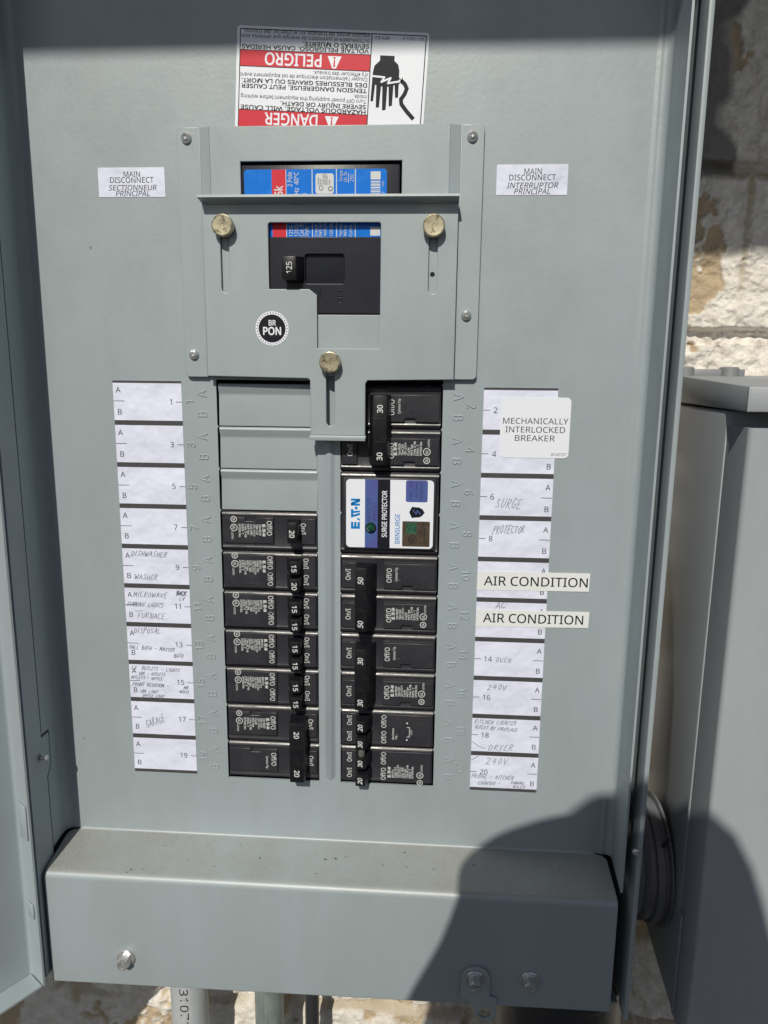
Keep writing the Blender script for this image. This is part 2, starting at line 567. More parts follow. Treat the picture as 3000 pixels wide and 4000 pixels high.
# ------------------------------------------------------------------ wall, roof, ground
def vnoise(X, Y, sc, seed):
    rng = np.random.RandomState(seed)
    G = rng.rand(256, 256)
    x, y = X / sc, Y / sc
    xi, yi = np.floor(x).astype(int), np.floor(y).astype(int)
    fx, fy = x - xi, y - yi
    fx = fx * fx * (3 - 2 * fx); fy = fy * fy * (3 - 2 * fy)
    g = lambda i, j: G[i % 256, j % 256]
    return (g(xi, yi) * (1 - fx) + g(xi + 1, yi) * fx) * (1 - fy) + (g(xi, yi + 1) * (1 - fx) + g(xi + 1, yi + 1) * fx) * fy
def fbm(X, Y, sc, seed, o=4):
    t, a, s = 0, 1.0, 0
    for k in range(o):
        t = t + a * vnoise(X, Y, sc / 2 ** k, seed + k); s += a; a *= 0.5
    return t / s
WALL_Y = 102.0
def wall():
    xs = np.concatenate([np.linspace(-3500, -420, 24), np.arange(-417, -230, 4.0), np.arange(-230, 215, 2.2), np.arange(215, 330, 0.9), np.arange(331, 380, 5.0), np.linspace(390, 3500, 24)])
    zs = np.concatenate([np.linspace(-1450, -610, 14), np.arange(-602, -440, 1.7), np.arange(-440, 20, 9.0), np.arange(20, 290, 0.9), np.linspace(305, 760, 20)])
    X, Zg = np.meshgrid(xs, zs)
    wob = (fbm(X, Zg, 60, 5) - 0.5) * 7
    pitch, z_ref = 112.0, 53.0
    row = np.floor((Zg + wob - z_ref) / pitch)
    fz = (Zg + wob - z_ref) - row * pitch
    bw = 400.0
    offx = np.where(row % 2 == 0, 130.0, 327.0)
    fx = (X + wob * 0.8 + offx) % bw
    dz = np.minimum(fz, pitch - fz); dx = np.minimum(fx, bw - fx)
    d = np.minimum(dz, dx)
    jw = np.where(dx < dz, 1.5, 2.5) + 4.0 * fbm(X, Zg, 45, 31)
    joint = np.clip((jw - d) / 3.0, 0, 1) * np.clip(fbm(X, Zg, 55, 41) * 3.2 - 0.9, 0, 1)
    peel = np.clip((0.72 * fbm(X * 1.35, Zg, 46, 17, 5) + 0.28 * fbm(X, Zg, 9, 23, 3) - 0.545 - np.where(Zg < -380, 0.035, np.where(X > 200, 0.012, 0))) * 34, 0, 1)
    peel *= np.clip(1 - joint * 0.6, 0, 1)
    crack = np.exp(-(np.minimum(np.abs(fz - 4 - 3 * fbm(X, Zg, 30, 77)), 9) / 1.3) ** 2) * np.clip(fbm(X, Zg, 80, 91) * 4 - 1.4, 0, 1)
    edge = 5.5 + 4.5 * fbm(X, Zg, 22, 78, 4)
    bed = np.clip((edge - np.abs(fz - 1.0 - 3.0 * fbm(X, Zg, 40, 71))) / 1.6, 0, 1) * np.where(X > 200, 1.0, np.clip(fbm(X, Zg, 150, 95) * 5 - 1.3, 0, 1))
    rough = np.clip(fbm(X, Zg, 110, 55) * 2.6 - 0.5, 0.2, 1)
    ridge = 1 - np.abs(2 * fbm(X, Zg, 13, 63, 4) - 1) * 2.6
    grit = np.clip((fbm(X, Zg, 5.5, 67, 3) - 0.40) * 6, 0, 1)
    grey = np.clip((258 + 14 * (fbm(X, Zg, 50, 19) - .5) * 4 - X) / 6, 0, 1) * np.clip((Zg - 158 - 20 * (fbm(X, Zg, 40, 29) - .5)) / 6, 0, 1) * (X > 180)
    peel *= 1 - grey
    h = (fbm(X, Zg, 34, 3, 5) - 0.5) * 8 + (ridge * 2.0 + grit * 1.9) * rough * (1 - .7 * grey) * (1 - .35 * peel) - joint * 1.5 - peel * 1.7 - crack * 2.5 - bed * 8.0
    Y = WALL_Y + 1.5 - h
    mb = MB()
    nz, nx = X.shape
    vs = np.stack([X, Y, Zg], -1).reshape(-1, 3)
    mb.v = [tuple(p) for p in vs.tolist()]
    for j in range(nz - 1):
        for i in range(nx - 1):
            a = j * nx + i
            mb.f.append((a, a + 1, a + nx + 1, a + nx))
    mb.m = [0] * len(mb.f)
    jj = joint.reshape(-1).tolist() + [0.0] * 8
    pp = peel.reshape(-1).tolist() + [0.0] * 8
    o = mb.add([(-3500, 112, -1450), (3500, 112, -1450), (3500, 300, -1450), (-3500, 300, -1450),
                (-3500, 112, 760), (3500, 112, 760), (3500, 300, 760), (-3500, 300, 760)],
               [(3, 2, 1, 0), (4, 5, 6, 7), (1, 2, 6, 5), (2, 3, 7, 6), (3, 0, 4, 7)])
    mb.attr = {'joint': jj, 'peel': pp, 'mortar': grey.reshape(-1).tolist() + [0.0] * 8}
    ob = build('block_wall', mb, M_WALL, smooth=80)
    tag(ob, 'rough whitewashed block wall with peeling paint behind the grey electrical panel', 'wall')
wall()

mb = MB()
EY, EZ = -600.0, 200.3 + TZ * 600.0
mb.box(-3500, 3500, EY + 20, 300, 761, 775, 0)
mb.box(-3500, 3500, EY, EY + 19, EZ, EZ + 150, 2)
rf = thing('roof_eave', 'overhanging roof eave with painted soffit above the panel', 'roof', (0, -200, 722))
build('soffit', mb, M_SOFFIT, rf)
mb = MB()
mb.hexa([(-3500, EY - 30, EZ + 152), (3500, EY - 30, EZ + 152), (3500, 600, EZ + 590), (-3500, 600, EZ + 590),
         (-3500, EY - 30, EZ + 172), (3500, EY - 30, EZ + 172), (3500, 600, EZ + 612), (-3500, 600, EZ + 612)])
build('shingles', mb, M_SHINGLE, rf)
mb = MB()
n = 24
gx = [-60000 + 120000 * i / n for i in range(n + 1)]
mb.add([(x, y, -1450.0) for y in gx for x in gx],
       [(j * (n + 1) + i, j * (n + 1) + i + 1, (j + 1) * (n + 1) + i + 1, (j + 1) * (n + 1) + i) for j in range(n) for i in range(n)])
gr = build('ground', mb, M_GROUND, smooth=0)
tag(gr, 'dry bare ground in front of the wall', 'ground', kind='structure')

# ------------------------------------------------------------------ electrical panel
panel = thing('electrical_panel', 'open grey outdoor breaker panel with its door swung out to the left', 'electrical panel', (0, 30, -362))
TOPZ = 332.0
mb = MB()
mb.box(-188.5, 188.5, 98.5, 100, -359, TOPZ, 0)                                   # back
for s in (-1, 1):
    # side wall with hemmed front lip and a shallow inner channel
    path = [(s * 185.5, 97), (s * 185.4, -6), (s * 188.0, -24), (s * 185.6, -25.5), (s * 185.6, -37.2), (s * 188.5, -37.2), (s * 188.5, 97)]
    k = len(path)
    vs = [(x, y, z) for z in (-359, TOPZ) for x, y in path]
    fs = [(i, (i + 1) % k, k + (i + 1) % k, k + i) for i in range(k)]
    bmx = bmesh.new()
    bv = [bmx.verts.new(p) for p in vs]
    for f in fs: bmx.faces.new([bv[i] for i in f])
    bmx.faces.new(bv[:k]); bmx.faces.new(bv[k:][::-1])
    bmesh.ops.recalc_face_normals(bmx, faces=bmx.faces)
    bed = [e for e in bmx.edges if abs(e.verts[0].co.z - e.verts[1].co.z) > 100 and min(e.verts[0].co.y, 0) < -37]
    bmesh.ops.bevel(bmx, geom=bed, offset=0.7, segments=2, profile=0.5, affect='EDGES')
    mb.bm(bmx)
mb.box(-184, 184, -28, 98, -356.6, -355.4)
mb.box(-184, 184, -37, 98, TOPZ - 1.5, TOPZ)
build('enclosure', mb, M_PAINT, panel)

# dead front: sheet with two breaker openings and a main opening, sides rolled forward
def nibs(x0, x1, z0, z1, pitch_top, left=True, right=True):
    """window outline with the little row nibs along its sides"""
    L, Rr = [], []
    k = 0
    z = pitch_top
    while z > z0 + 4:
        if z < z1 - 3:
            if left: L += [(x0, z + 1.1), (x0 + 0.75, z), (x0, z - 1.1)]
            if right: Rr += [(x1, z + 1.1), (x1 - 0.75, z), (x1, z - 1.1)]
        z -= 25.4
    return [(x0, z0), (x1, z0)] + Rr[::-1] + [(x1, z1), (x0, z1)] + L
mb = MB()
mb.plate([rect(-169, 169, -250, TOPZ - 2),
          nibs(-68.0, -8.0, -230.4, 26.0, 23.8), nibs(5.8, 65.8, -230.4, 27.5, 23.8), rect(-56, 50, 40, 152)], 0.0, 1.3, 0.0)
mb.fold([(169, 0), (173.4, 0), (175.4, -0.55), (177.2, -0.35), (181.0, -1.2), (178.2, -35.4)], 1.2, 'z', (-272.4, TOPZ - 2), r=[0, 2.5, 2, 2, 4.2, 0], seg=6)
mb.fold([(-169, 0), (-179.6, 0), (-179.4, -9.0)], -1.2, 'z', (-272.4, TOPZ - 2), r=[0, 5, 0], seg=8)
TS = lambda a, y, b: (-179.4 - (y + 0.6), a, b)
mb.plate([[(-22.0, TOPZ - 2), (-22.0, -193.6), (-13.9, -193.6), (-13.9, -217.6), (-18.8, -224), (-18.8, -273.6), (-9, -272.2), (-9, TOPZ - 2)]], -0.6, 1.2, 0, 0, TS)
# centre rib
ribp = [(-4.6, 0.2), (-3.2, -0.25), (-1.6, -1.35), (-0.6, -1.6), (0.4, -1.35), (1.7, -0.25), (3.2, 0.2)]
z0r, z1r = -227, -10
vs = [(x, y, z) for z in (z0r, z1r) for x, y in ribp]
k = len(ribp)
fs = [(i, i + 1, k + i + 1, k + i) for i in range(k - 1)]
vs += [(-0.6, 0.3, z0r - 3.0)]
fs += [(i + 1, i, 2 * k) for i in range(k - 1)]
mb.add(vs, fs)
# embossed circuit numbers and phase letters
for j in range(10):
    zc = 23.8 - 25.4 * j - 12.7
    for tx_, s_, side in (('A', 6.0, 0), ('B', -6.0, 0)):
        mb.text(tx_, -73.9 + 0.4, zc + s_ + 0.6, 5.2, 0.0, rot=pi / 2, align='C', depth=0.42, bev=0.2, bold=-0.012) if False else None
        mb.text(tx_, -74.2, zc + s_ + 0.6, 5.4, 0.05, rot=pi / 2, align='C', depth=0.5, bev=0.22, bold=-0.01, sx=0.85)
        mb.text(tx_, 72.2, zc + s_ + 0.4, 5.4, 0.05, rot=-pi / 2, align='C', depth=0.5, bev=0.22, bold=-0.01, sx=0.85)
    mb.text(str(2 * j + 1), -81.9, zc + 1.6, 5.0, 0.05, rot=pi / 2, align='C', depth=0.5, bev=0.22, bold=-0.01, sx=0.85)
    mb.text(str(2 * j + 2), 79.9, zc + 1.4, 5.0, 0.05, rot=-pi / 2, align='C', depth=0.5, bev=0.22, bold=-0.01, sx=0.85)
dead = build('dead_front', mb, M_PAINT, panel)

mb = MB()
def wx(p):
    h = float(np.interp(-p.x, [0.2, 1.6, 6.0, 36.0], [169.0, 175.5, 178.6, 177.2]))
    return (-h, h)
mb.fold([(0, -250), (0, -270.2), (0, -272.6), (-4.5, -273.6), (-30.5, -278.6), (-36, -279.6), (-36, -357.4), (-6, -358.4)], 1.3, 'x', wx, r=[0, 0, 2.0, 0, 0, 4.6, 1.6, 0], seg=7)
# finer shelf for the dust attribute: mark upward facing region
mb.attr['dust'] = [1.0 if (-281.0 < p[2] < -271.4 and -34.0 < p[1] < -0.6) else 0.0 for p in mb.v]
mb.v = [(x, y, z + (x / 177.0) * 1.5 * min(max((-300 - z) / 57.0, 0), 1)) for x, y, z in mb.v]
bc = build('bottom_cover', mb, M_SHELF, panel, label='dusty stepped cover along the bottom of the panel')

def bolt(mb, x, y, z, r, h, slot=0, ang=0.3):
    mb.lathe([(r * 1.45, 0), (r * 1.45, 0.7), (r * 1.35, 1.0), (r * 1.02, 1.05)], (x, y, z), seg=28)
    mb.lathe([(r, 0.9), (r, h - 1.0), (r * 0.86, h)], (x, y, z), seg=6)
    if slot:
        mb.lathe([(r * 0.78, h - 0.9), (r * 0.78, h - 0.35), (r * 0.45, h - 0.3)], (x, y, z), seg=20)
        c, s2 = cos(ang), sin(ang)
        for sg in (-1, 1):
            T = lambda a, y_, b: (x + a * c - b * s2, y_, z + a * s2 + b * c)
            mb.box(-r * 0.8, r * 0.8, y - h - 0.5, y - h + 0.2, sg * 0.35 * r + (0 if sg > 0 else -0.3 * r), sg * 0.35 * r + (0.3 * r if sg > 0 else 0), 0.1, 0, T)
    else:
        mb.lathe([(r * 0.62, h - 0.2), (r * 0.62, h + 0.05), (r * 0.5, h + 0.1), (r * 0.42, h - 0.3)], (x, y, z), seg=20)
for nm, x, z, sl_, y, lab in (('hex_bolt', -127.4, -337.6, 0, -36.2, None), ('slotted_bolt', 93.6, -335.2, 1, -38.4, None), ('hex_bolt', 127.3, -335.4, 0, -36.2, None)):
    mb = MB()
    bolt(mb, x, y, z, 4.1, 6.6, sl_)
    build(nm, mb, M_ZINC, bc)
mb = MB()
hole = [(100.6 + 4.1 * cos(-2 * pi * k / 20), -359.6 + 4.1 * sin(-2 * pi * k / 20)) for k in range(20)]
tab = [(85.2, -349.6), (90.5, -351.6), (95.4, -361.5), (98.0, -364.6), (102, -366.3), (106, -364.6), (107.6, -360.8), (107.4, -349), (103.2, -347.8), (103, -335), (101.4, -330.4), (97.6, -327.6), (93, -327.4), (88.6, -329.4), (85.6, -333.4)]
mb.plate([tab, hole], -38.2, 1.9, 0.3)
build('hasp_tab', mb, M_PAINT2, bc)

# blank plates in the left column
for j in range(3):
    zt = 23.8 - 25.4 * j - (0.0)
    zb = zt - 25.4
    mb = MB()
    mb.fold([(4.0, zt - 0.1), (0.9, zt - 0.1), (0.0, zt - 1.5), (1.9, zt - 6.2), (0.7, zb + 0.5), (3.2, zb + 0.1)], 0.9, 'x', (-66.9, -8.3), r=[0, 0.3, 1.0, 4.0, 0.4, 0], seg=5)
    build('blank_plate', mb, M_PAINT2, panel)

# small side screw on the left wall and one on the right lip
mb = MB()
mb.lathe([(1.9, 0), (1.9, 1), (1.6, 1.4), (1.9, 1.8), (1.6, 2.4), (1.9, 2.8), (1.9, 3.4), (1.3, 4.2)], (-178.3, -26.5, -206.5), (1, 0, 0), 14)
build('side_screw', mb, M_ZINC, panel)
mb = MB()
mb.lathe([(2.2, 0), (2.2, 1.5), (1.4, 2.2)], (184.3, -37.2, -243), (0, -1, 0), 10)
build('side_screw', mb, M_ZINC, panel)
# latch plate strip on the left wall
mb = MB()
TS = lambda a, y, b: (-178.9 - (y + 0.6), a, b)
mb.plate([[(-39.6, TOPZ - 3), (-39.6, -352), (-20.4, -352), (-20.4, -223.0), (-15.4, -216.6), (-15.4, -195.0), (-23.6, -195.0), (-23.6, TOPZ - 3)]], -0.6, 1.2, 0.15, 0, TS)
mb.box(-186.2, -179.4, -39.3, -38.1, -352, TOPZ - 3)
build('side_liner', mb, M_PAINT, panel)

# the door, opened about 125 degrees on its left hinge
th = radians(124.5)
dd = Vector((cos(th), -sin(th))); nn = Vector((sin(th), cos(th)))
J = Vector((-190.6, -36.4)); Fp = J + nn * 15
mb = MB()
far = J + dd * 362
mb.fold([tuple(Fp), tuple(J), tuple(far), tuple(far + nn * 15)], -1.2, 'z', (-354, TOPZ), r=[0, 2.2, 2.2, 0], seg=5)
for zf in (-354, TOPZ - 1.3):
    a = J + dd * 1.0 + nn * 0.3; b = far - dd * 1.0 + nn * 0.3; c_ = far - dd * 1.0 + nn * 15; d_ = J + dd * 1.0 + nn * 15
    c8 = [(p.x, p.y, z) for z in (zf, zf + 1.3) for p in (a, b, c_, d_)]
    mb.hexa(c8)
for z0_, z1_, p0, p1 in ((-252, -229, 4, 13), (-307, -297, 5, 12)):     # stamped hinge slots
    a = J + nn * p0 + dd * 0.2; b = J + nn * p1 + dd * 0.2
    c8 = [(p.x, p.y, z) for z in (z0_, z1_) for p in (a, b, b + dd * 0.9, a + dd * 0.9)]
    mb.hexa(c8, 0.35)
build('door', mb, M_SHELF, panel, label='panel door swung open, its folded edge facing the sun')

# ------------------------------------------------------------------ stickers on the dead front
PY = -0.25
def paper(mb, loop, y=PY, mi=0):
    mb.plate([loop], y, 0.25, 0, mi)

# stroke alphabet for the pencilled circuit names
ST = {
 'A': [[(0, 0), (.35, 1), (.7, 0)], [(.12, .36), (.6, .4)]], 'B': [[(.05, 0), (.1, 1), (.5, .95), (.6, .75), (.1, .52), (.6, .4), (.55, .08), (.05, 0)]],
 'C': [[(.65, .85), (.35, 1), (.05, .6), (.1, .15), (.4, 0), (.7, .15)]], 'D': [[(.05, 0), (.12, 1), (.5, .9), (.7, .5), (.45, .08), (.05, 0)]],
 'E': [[(.6, 1), (.12, .96), (.05, 0), (.6, .02)], [(.1, .5), (.5, .52)]], 'F': [[(.08, 0), (.12, .95), (.7, 1)], [(.1, .5), (.5, .52)]],
 'G': [[(.65, .85), (.35, 1), (.05, .55), (.15, .08), (.5, 0), (.68, .4), (.4, .42)]], 'H': [[(.05, 0), (.1, 1)], [(.6, 1), (.55, 0)], [(.08, .5), (.58, .52)]],
 'I': [[(.1, 0), (.18, 1)]], 'K': [[(.05, 0), (.1, 1)], [(.6, 1), (.1, .45), (.65, 0)]], 'L': [[(.1, 1), (.05, .02), (.6, 0)]],
 'M': [[(.02, 0), (.12, 1), (.4, .3), (.68, 1), (.75, 0)]], 'N': [[(.03, 0), (.1, 1), (.55, 0), (.65, 1)]],
 'O': [[(.4, 1), (.08, .7), (.08, .2), (.35, 0), (.62, .3), (.6, .75), (.4, 1)]], 'P': [[(.05, -.2), (.12, 1), (.5, .95), (.58, .7), (.1, .48)]],
 'R': [[(.05, 0), (.1, 1), (.5, .95), (.55, .7), (.12, .5), (.65, 0)]], 'S': [[(.62, .9), (.3, 1), (.12, .75), (.5, .42), (.5, .12), (.02, 0)]],
 'T': [[(0, .98), (.7, 1)], [(.36, 1), (.3, 0)]], 'U': [[(.05, 1), (.05, .2), (.3, 0), (.55, .2), (.6, 1)]], 'V': [[(.03, 1), (.3, 0), (.65, 1)]],
 'W': [[(0, 1), (.15, 0), (.4, .7), (.6, 0), (.85, 1)]], 'Y': [[(.05, 1), (.3, .5)], [(.62, 1), (.15, -.2)]], 'X': [[(0, 0), (.6, 1)], [(0, 1), (.6, 0)]],
 '2': [[(.05, .8), (.35, 1), (.6, .75), (.05, .02), (.7, .05)]], '4': [[(.35, 1), (.02, .4), (.65, .45)], [(.5, .9), (.4, 0)]], '0': [[(.35, 1), (.05, .5), (.3, 0), (.6, .5), (.35, 1)]],
 '-': [[(.05, .45), (.6, .5)]], '.': [[(.1, 0), (.18, .05)]], ' ': [],
}
def hand(mb, s, x, z, h, y, mi, slant=0.25, rot=0.0, wd=0.29, ws=0.78, sp=0.28):
    rnd = random.Random(s + str(round(x)))
    cx = 0.0
    c, sn = cos(rot), sin(rot)
    for ch in s:
        wmax = 0.75
        dz = rnd.uniform(-0.07, 0.07); hs = rnd.uniform(0.85, 1.12); sl = slant + rnd.uniform(-.08, .08)
        for stq in ST.get(ch, []):
            wmax = max(wmax * 0.0 + 0.62, max(p[0] for p in stq))
            pts = []
            for a, b in stq:
                a2 = (cx + a * ws + (b * hs) * sl) * h; b2 = (b * hs + dz) * h
                pts.append((x + a2 * c - b2 * sn, z + a2 * sn + b2 * c))
            mb.stroke(pts, wd, y, mi)
        cx += (wmax if ch != 'I' else 0.25) * ws + sp * (0.8 if ch != ' ' else 0.6)

YT = PY - 0.07
# left directory strip
mb = MB()
x0, x1 = -130.6, -88.9
def strip_outline(x0, x1, zt, zb, seed):
    rnd = random.Random(seed)
    bot = [(x0 + (x1 - x0) * k / 9, zb + rnd.uniform(-0.5, 0.35)) for k in range(10)]
    return bot + [(x1, zt), (x0, zt)]
paper(mb, strip_outline(x0, x1, 24.9, -228.2, 3))
YB = PY - 0.03
mb.flat(rect(x0, x1, 23.5, 24.9), YB, 1)
for k in range(1, 10): mb.flat(rect(x0, x1, -1.45 - 25.4 * (k - 1), 1.45 - 25.4 * (k - 1)), YB, 1)
mb.flat(rect(x0, x1, -228.6, -226.6), YB, 1)
for j in range(10):
    b = 25.4 - 25.4 * j
    mb.text('A', x0 + 3.2, b - 7.6, 3.3, YT, 2, align='C')
    mb.text('B', x0 + 3.5, b - 20.6, 3.3, YT, 2, align='C')
    mb.flat(rect(x0, x0 + 6.8, b - 12.75, b - 12.4), YT, 2)
    mb.text(str(2 * j + 1), x1 - 6.0, b - 14.4, 3.3, YT, 2, align='R')
    mb.flat(rect(x1 - 3.7, x1, b - 13.0, b - 12.65), YT, 2)
def hw(s, x, z, h, **k): hand(mb, s, x, z, h, YT - 0.03, 3, **k)
b = -76.2; hw('DISHWASHER', x0 + 5.2, b - 6.2, 3.3, rot=-0.02, slant=.35)
hw('WASHER', x0 + 6.8, b - 21.0, 3.4, rot=-0.03)
b = -101.6; hw('MICROWAVE', x0 + 5.4, b - 7.2, 3.4, rot=-0.02); hw('BACK', x1 - 8.6, b - 5.4, 2.7, wd=.6, rot=.02, sp=.1); hw('LV', x1 - 6.8, b - 8.8, 2.4)
hw('DINNING LIGHTS', x0 + 1.0, b - 13.2, 2.7, slant=.4, rot=-0.03, sp=.22); hw('FURNACE.', x0 + 7.4, b - 21.0, 3.5, rot=-.02, ws=.8)
mb.stroke([(x0 + 5.8, b - 16.6), (x0 + 11, b - 16.4)], .3, YT - .03, 3)
b = -127.0; hw('DISPOSAL', x0 + 4.6, b - 5.6, 3.2, rot=-.01); hw('HALL BATH - MASTER', x0 + 0.8, b - 16.4, 2.5, rot=-.04, sp=.2); hw('BATH', x1 - 12, b - 21.6, 2.4, sp=.2)
b = -152.4; hw('LV. OUTLETS - LIGHTS', x0 + 1.6, b - 4.8, 2.4, rot=-.03, sp=.22); hw('2BR - OUTLETS', x0 + 6.0, b - 8.4, 2.0, rot=-.02, sp=.22)
hw('OUTLETS - OFFICE', x0 + 0.8, b - 11.2, 2.0, rot=-.03, sp=.22); hw('FRONT BEDROOM -', x0 + 1.6, b - 16.0, 2.4, rot=-.03, sp=.2); hw('MB', x1 - 6.6, b - 17.4, 2.2)
hw('2BR LIGHT', x0 + 6.6, b - 20.6, 2.0, rot=-.02, sp=.22); hw('OUTLET', x1 - 9.4, b - 20.0, 1.7, sp=.18); hw('OFFICE LIGHT', x0 + 7.8, b - 23.6, 1.9, sp=.24)
b = -177.8; hw('GARAGE', x0 + 9.6, b - 19.6, 5.0, rot=0.36, ws=.5, sp=.18)
build('directory_label', mb, [M_PAPER, M_BAND, M_INK, M_PEN], panel, smooth=0, label='left paper directory strip with odd circuit numbers')

# right directory strip
mb = MB()
x0, x1 = 89.3, 131.6
paper(mb, strip_outline(x0, x1, 23.2, -230.8, 9))
o = -2.45
mb.flat(rect(x0, x1, 21.8, 23.2), YB, 1)
for k in range(1, 10): mb.flat(rect(x0, x1, o - 1.45 - 25.4 * (k - 1), o + 1.45 - 25.4 * (k - 1)), YB, 1)
mb.flat(rect(x0, x1, -231.2, -229.2), YB, 1)
for j in range(10):
    b = 25.4 - 25.4 * j + o
    mb.text('A', x1 - 2.9, b - 8.3, 3.3, YT, 2, align='C')
    mb.text('B', x1 - 3.1, b - 21.3, 3.3, YT, 2, align='C')
    mb.flat(rect(x1 - 6.4, x1 - .2, b - 13.0, b - 12.65), YT, 2)
    mb.text(str(2 * j + 2), x0 + 6.0, b - 14.4, 3.3, YT, 2)
    mb.flat(rect(x0, x0 + 4.0, b - 12.9, b - 12.55), YT, 2)
b = -50.8 + 25.4 + o - 25.4 + 25.4; hw('SURGE', x0 + 9.0, b - 19.4, 5.4, ws=.62, sp=.22, slant=.3)
b -= 25.4; hw('PROTECTOR', x0 + 8.0, b - 9.8, 4.8, ws=.5, sp=.16, rot=.05)
b = 25.4 - 25.4 * 5 + o; hw('AC', x0 + 11.5, b - 5.2, 4.0, ws=.9)
b = 25.4 - 25.4 * 6 + o; hw('OVEN', x0 + 13.0, b - 14.6, 3.2, ws=.85)
b -= 25.4; hw('240V', x0 + 8.4, b - 7.6, 3.9, ws=.85, sp=.32)
b -= 25.4; hw('KITCHEN COUNTER', x0 + 1.4, b - 5.0, 2.6, rot=-.02, sp=.24); hw('OUTLET BY FIREPLACE', x0 + 1.6, b - 8.4, 2.2, rot=-.05, sp=.2); hw('DRYER', x0 + 10.6, b - 22.6, 4.0, ws=.85, sp=.3)
mb.stroke([(x0 + 0.2, b - 17.4), (x0 + 4.6, b - 20.6), (x0 + 8.6, b - 22.0)], .35, YT - .03, 3)
b -= 25.4; hw('240V', x0 + 9.4, b - 7.2, 4.4, ws=.85, sp=.32); hw('FRIDGE - KITCHEN', x0 + 0.6, b - 17.0, 2.5, rot=-.02, sp=.25)
hw('COUNTER -', x0 + 5.0, b - 21.6, 2.2, sp=.28); hw('DINNING', x1 - 16.4, b - 20.4, 2.0, sp=.22); hw('OUTLETS', x1 - 15.2, b - 23.0, 1.7, sp=.24)
mb.stroke([(x0 + 0.2, b - 4.8), (x0 + 5.0, b - 1.8)], .35, YT - .03, 3)
build('directory_label', mb, [M_PAPER, M_BAND, M_INK, M_PEN], panel, smooth=0, label='right paper directory strip with even circuit numbers')

mb = MB()
def flats(mb, xa, xb, za, zb, y, mi, r=0): mb.plate([rrect(xa, xb, za, zb, r)], y, 0.18, 0, mi)
flats(mb, 99.4, 139.4, -17.1, 17.9, -0.48, 0, 2.6)
for i, s_ in enumerate(('MECHANICALLY', 'INTERLOCKED', 'BREAKER')):
    mb.text(s_, 119.6, 2.6 - 4.95 * i, 3.35, -0.52, 1, align='C', width=(37.4, 34.2, 23)[i])
mb.text('30-42727', 138.0, -15.7, 1.6, -0.52, 1, align='R', width=8.8)
build('interlock_sticker', mb, [M_VINYL, M_INK], panel, smooth=0)
for za, zb, xa, xb, dz, lab in ((-97.6, -86.2, 89.1, 156.4, 0.2, 'AIR CONDITION tape label beside circuit 10'), (-121.0, -110.3, 89.4, 157.4, -0.4, 'AIR CONDITION tape label beside circuit 12')):
    mb = MB()
    mb.plate([[(xa, za - .4), (xb - .2, za + .5 - dz), (xb, zb + .3), (xa + .5, zb)]], -0.48, 0.18, 0)
    mb.text('AIR CONDITION', xa + 4.2, za + 2.7, 5.6, -0.52, 1, bold=.012, width=62.0 if dz > 0 else 60.4, rot=.006 if dz > 0 else .004)
    build('circuit_tape', mb, [M_CREAM, M_INK], panel, smooth=0, label=lab)
for cx, it in ((-112.8, 'SECTIONNEUR'), (111.2, 'INTERRUPTOR')):
    mb = MB()
    mb.plate([rect(cx - 19.2, cx + 19.3, 127.3, 143.0)], PY, 0.25)
    mb.text('MAIN', cx + .4, 138.0, 2.9, YT, 1, align='C', width=9.4)
    mb.text('DISCONNECT', cx + .3, 134.9, 2.9, YT, 1, align='C', width=25.2)
    mb.text(it, cx + .5, 130.9, 2.8, YT, 1, align='C', width=27.8, shear=.2)
    mb.text('PRINCIPAL', cx + .4, 127.8, 2.8, YT, 1, align='C', width=19.6, shear=.2)
    build('disconnect_label', mb, [M_PAPER, M_INK], panel, smooth=0, label='white MAIN DISCONNECT sticker ' + ('left' if cx < 0 else 'right') + ' of the main breaker cover')

# hazard sticker, fixed upside down
mb = MB()
phi = radians(-3.1)
def TD(a, y, b):       # a to the right, b downwards from the sticker's top left corner as seen
    x = -49.9 + a * cos(phi) + b * sin(phi)
    z = 214.2 + a * sin(phi) - b * cos(phi)
    return (x, y, z)
def TDf(a, y, b): return TD(a, y, -b)
DW = 103.9
KB = 0.928
mb.plate([rrect(0, DW, -60, 0, 1.6)], PY, 0.25, 0, 0, TDf)
def dpoly(lp, mi, y=YT): mb.flat([(a, -b) for a, b in lp], y, mi, TDf)
def drect(a0, a1, b0, b1, mi, y=YT):
    b0, b1 = (b0 * KB if b0 > 2 else b0), (b1 * KB if b1 < 58 and b1 > 2 else b1)
    dpoly([(a0, b0), (a1, b0), (a1, b1), (a0, b1)], mi, y)
def dtext(s_, a_right, b_base, h, mi, width, bold=0.0, y=YT - .03):
    # upside-down text: reading starts at the right, the base line is the upper one
    mb.text(s_, a_right, -b_base * KB, h * .96, y, mi, rot=pi, width=width, bold=bold, T=TDf)
drect(1.6, DW - 1.4, 1.3, 1.75, 1); drect(1.6, 2.05, 1.3, 60, 1); drect(DW - 1.9, DW - 1.4, 1.3, 60, 1)
drect(72.9, 73.4, 1.3, 60, 1)
drect(2.05, 72.9, 12.9, 21.2, 2); drect(2.05, 72.9, 12.5, 12.9, 1); drect(2.05, 72.9, 21.2, 21.6, 1)
drect(2.05, 72.9, 45.1, 54.2, 2); drect(2.05, 72.9, 44.7, 45.1, 1)
for b0, s_ in ((13.9, 'PELIGRO'), (46.2, 'DANGER')):
    dtext(s_, 46.6 if s_ == 'PELIGRO' else 45.8, b0, 6.1, 0, 31.0 if s_ == 'PELIGRO' else 29.4, .03)
    b0 = b0 * KB
    dpoly([(49.8, b0 + .3), (57.4, b0 + .3), (54.6, b0 + 6.4), (52.6, b0 + 6.4)], 0, YT - .03)
    mb.text('!', 53.6, -(b0 + .9), 4.6, YT - .06, 2, rot=pi, align='C', bold=.03, T=TDf)
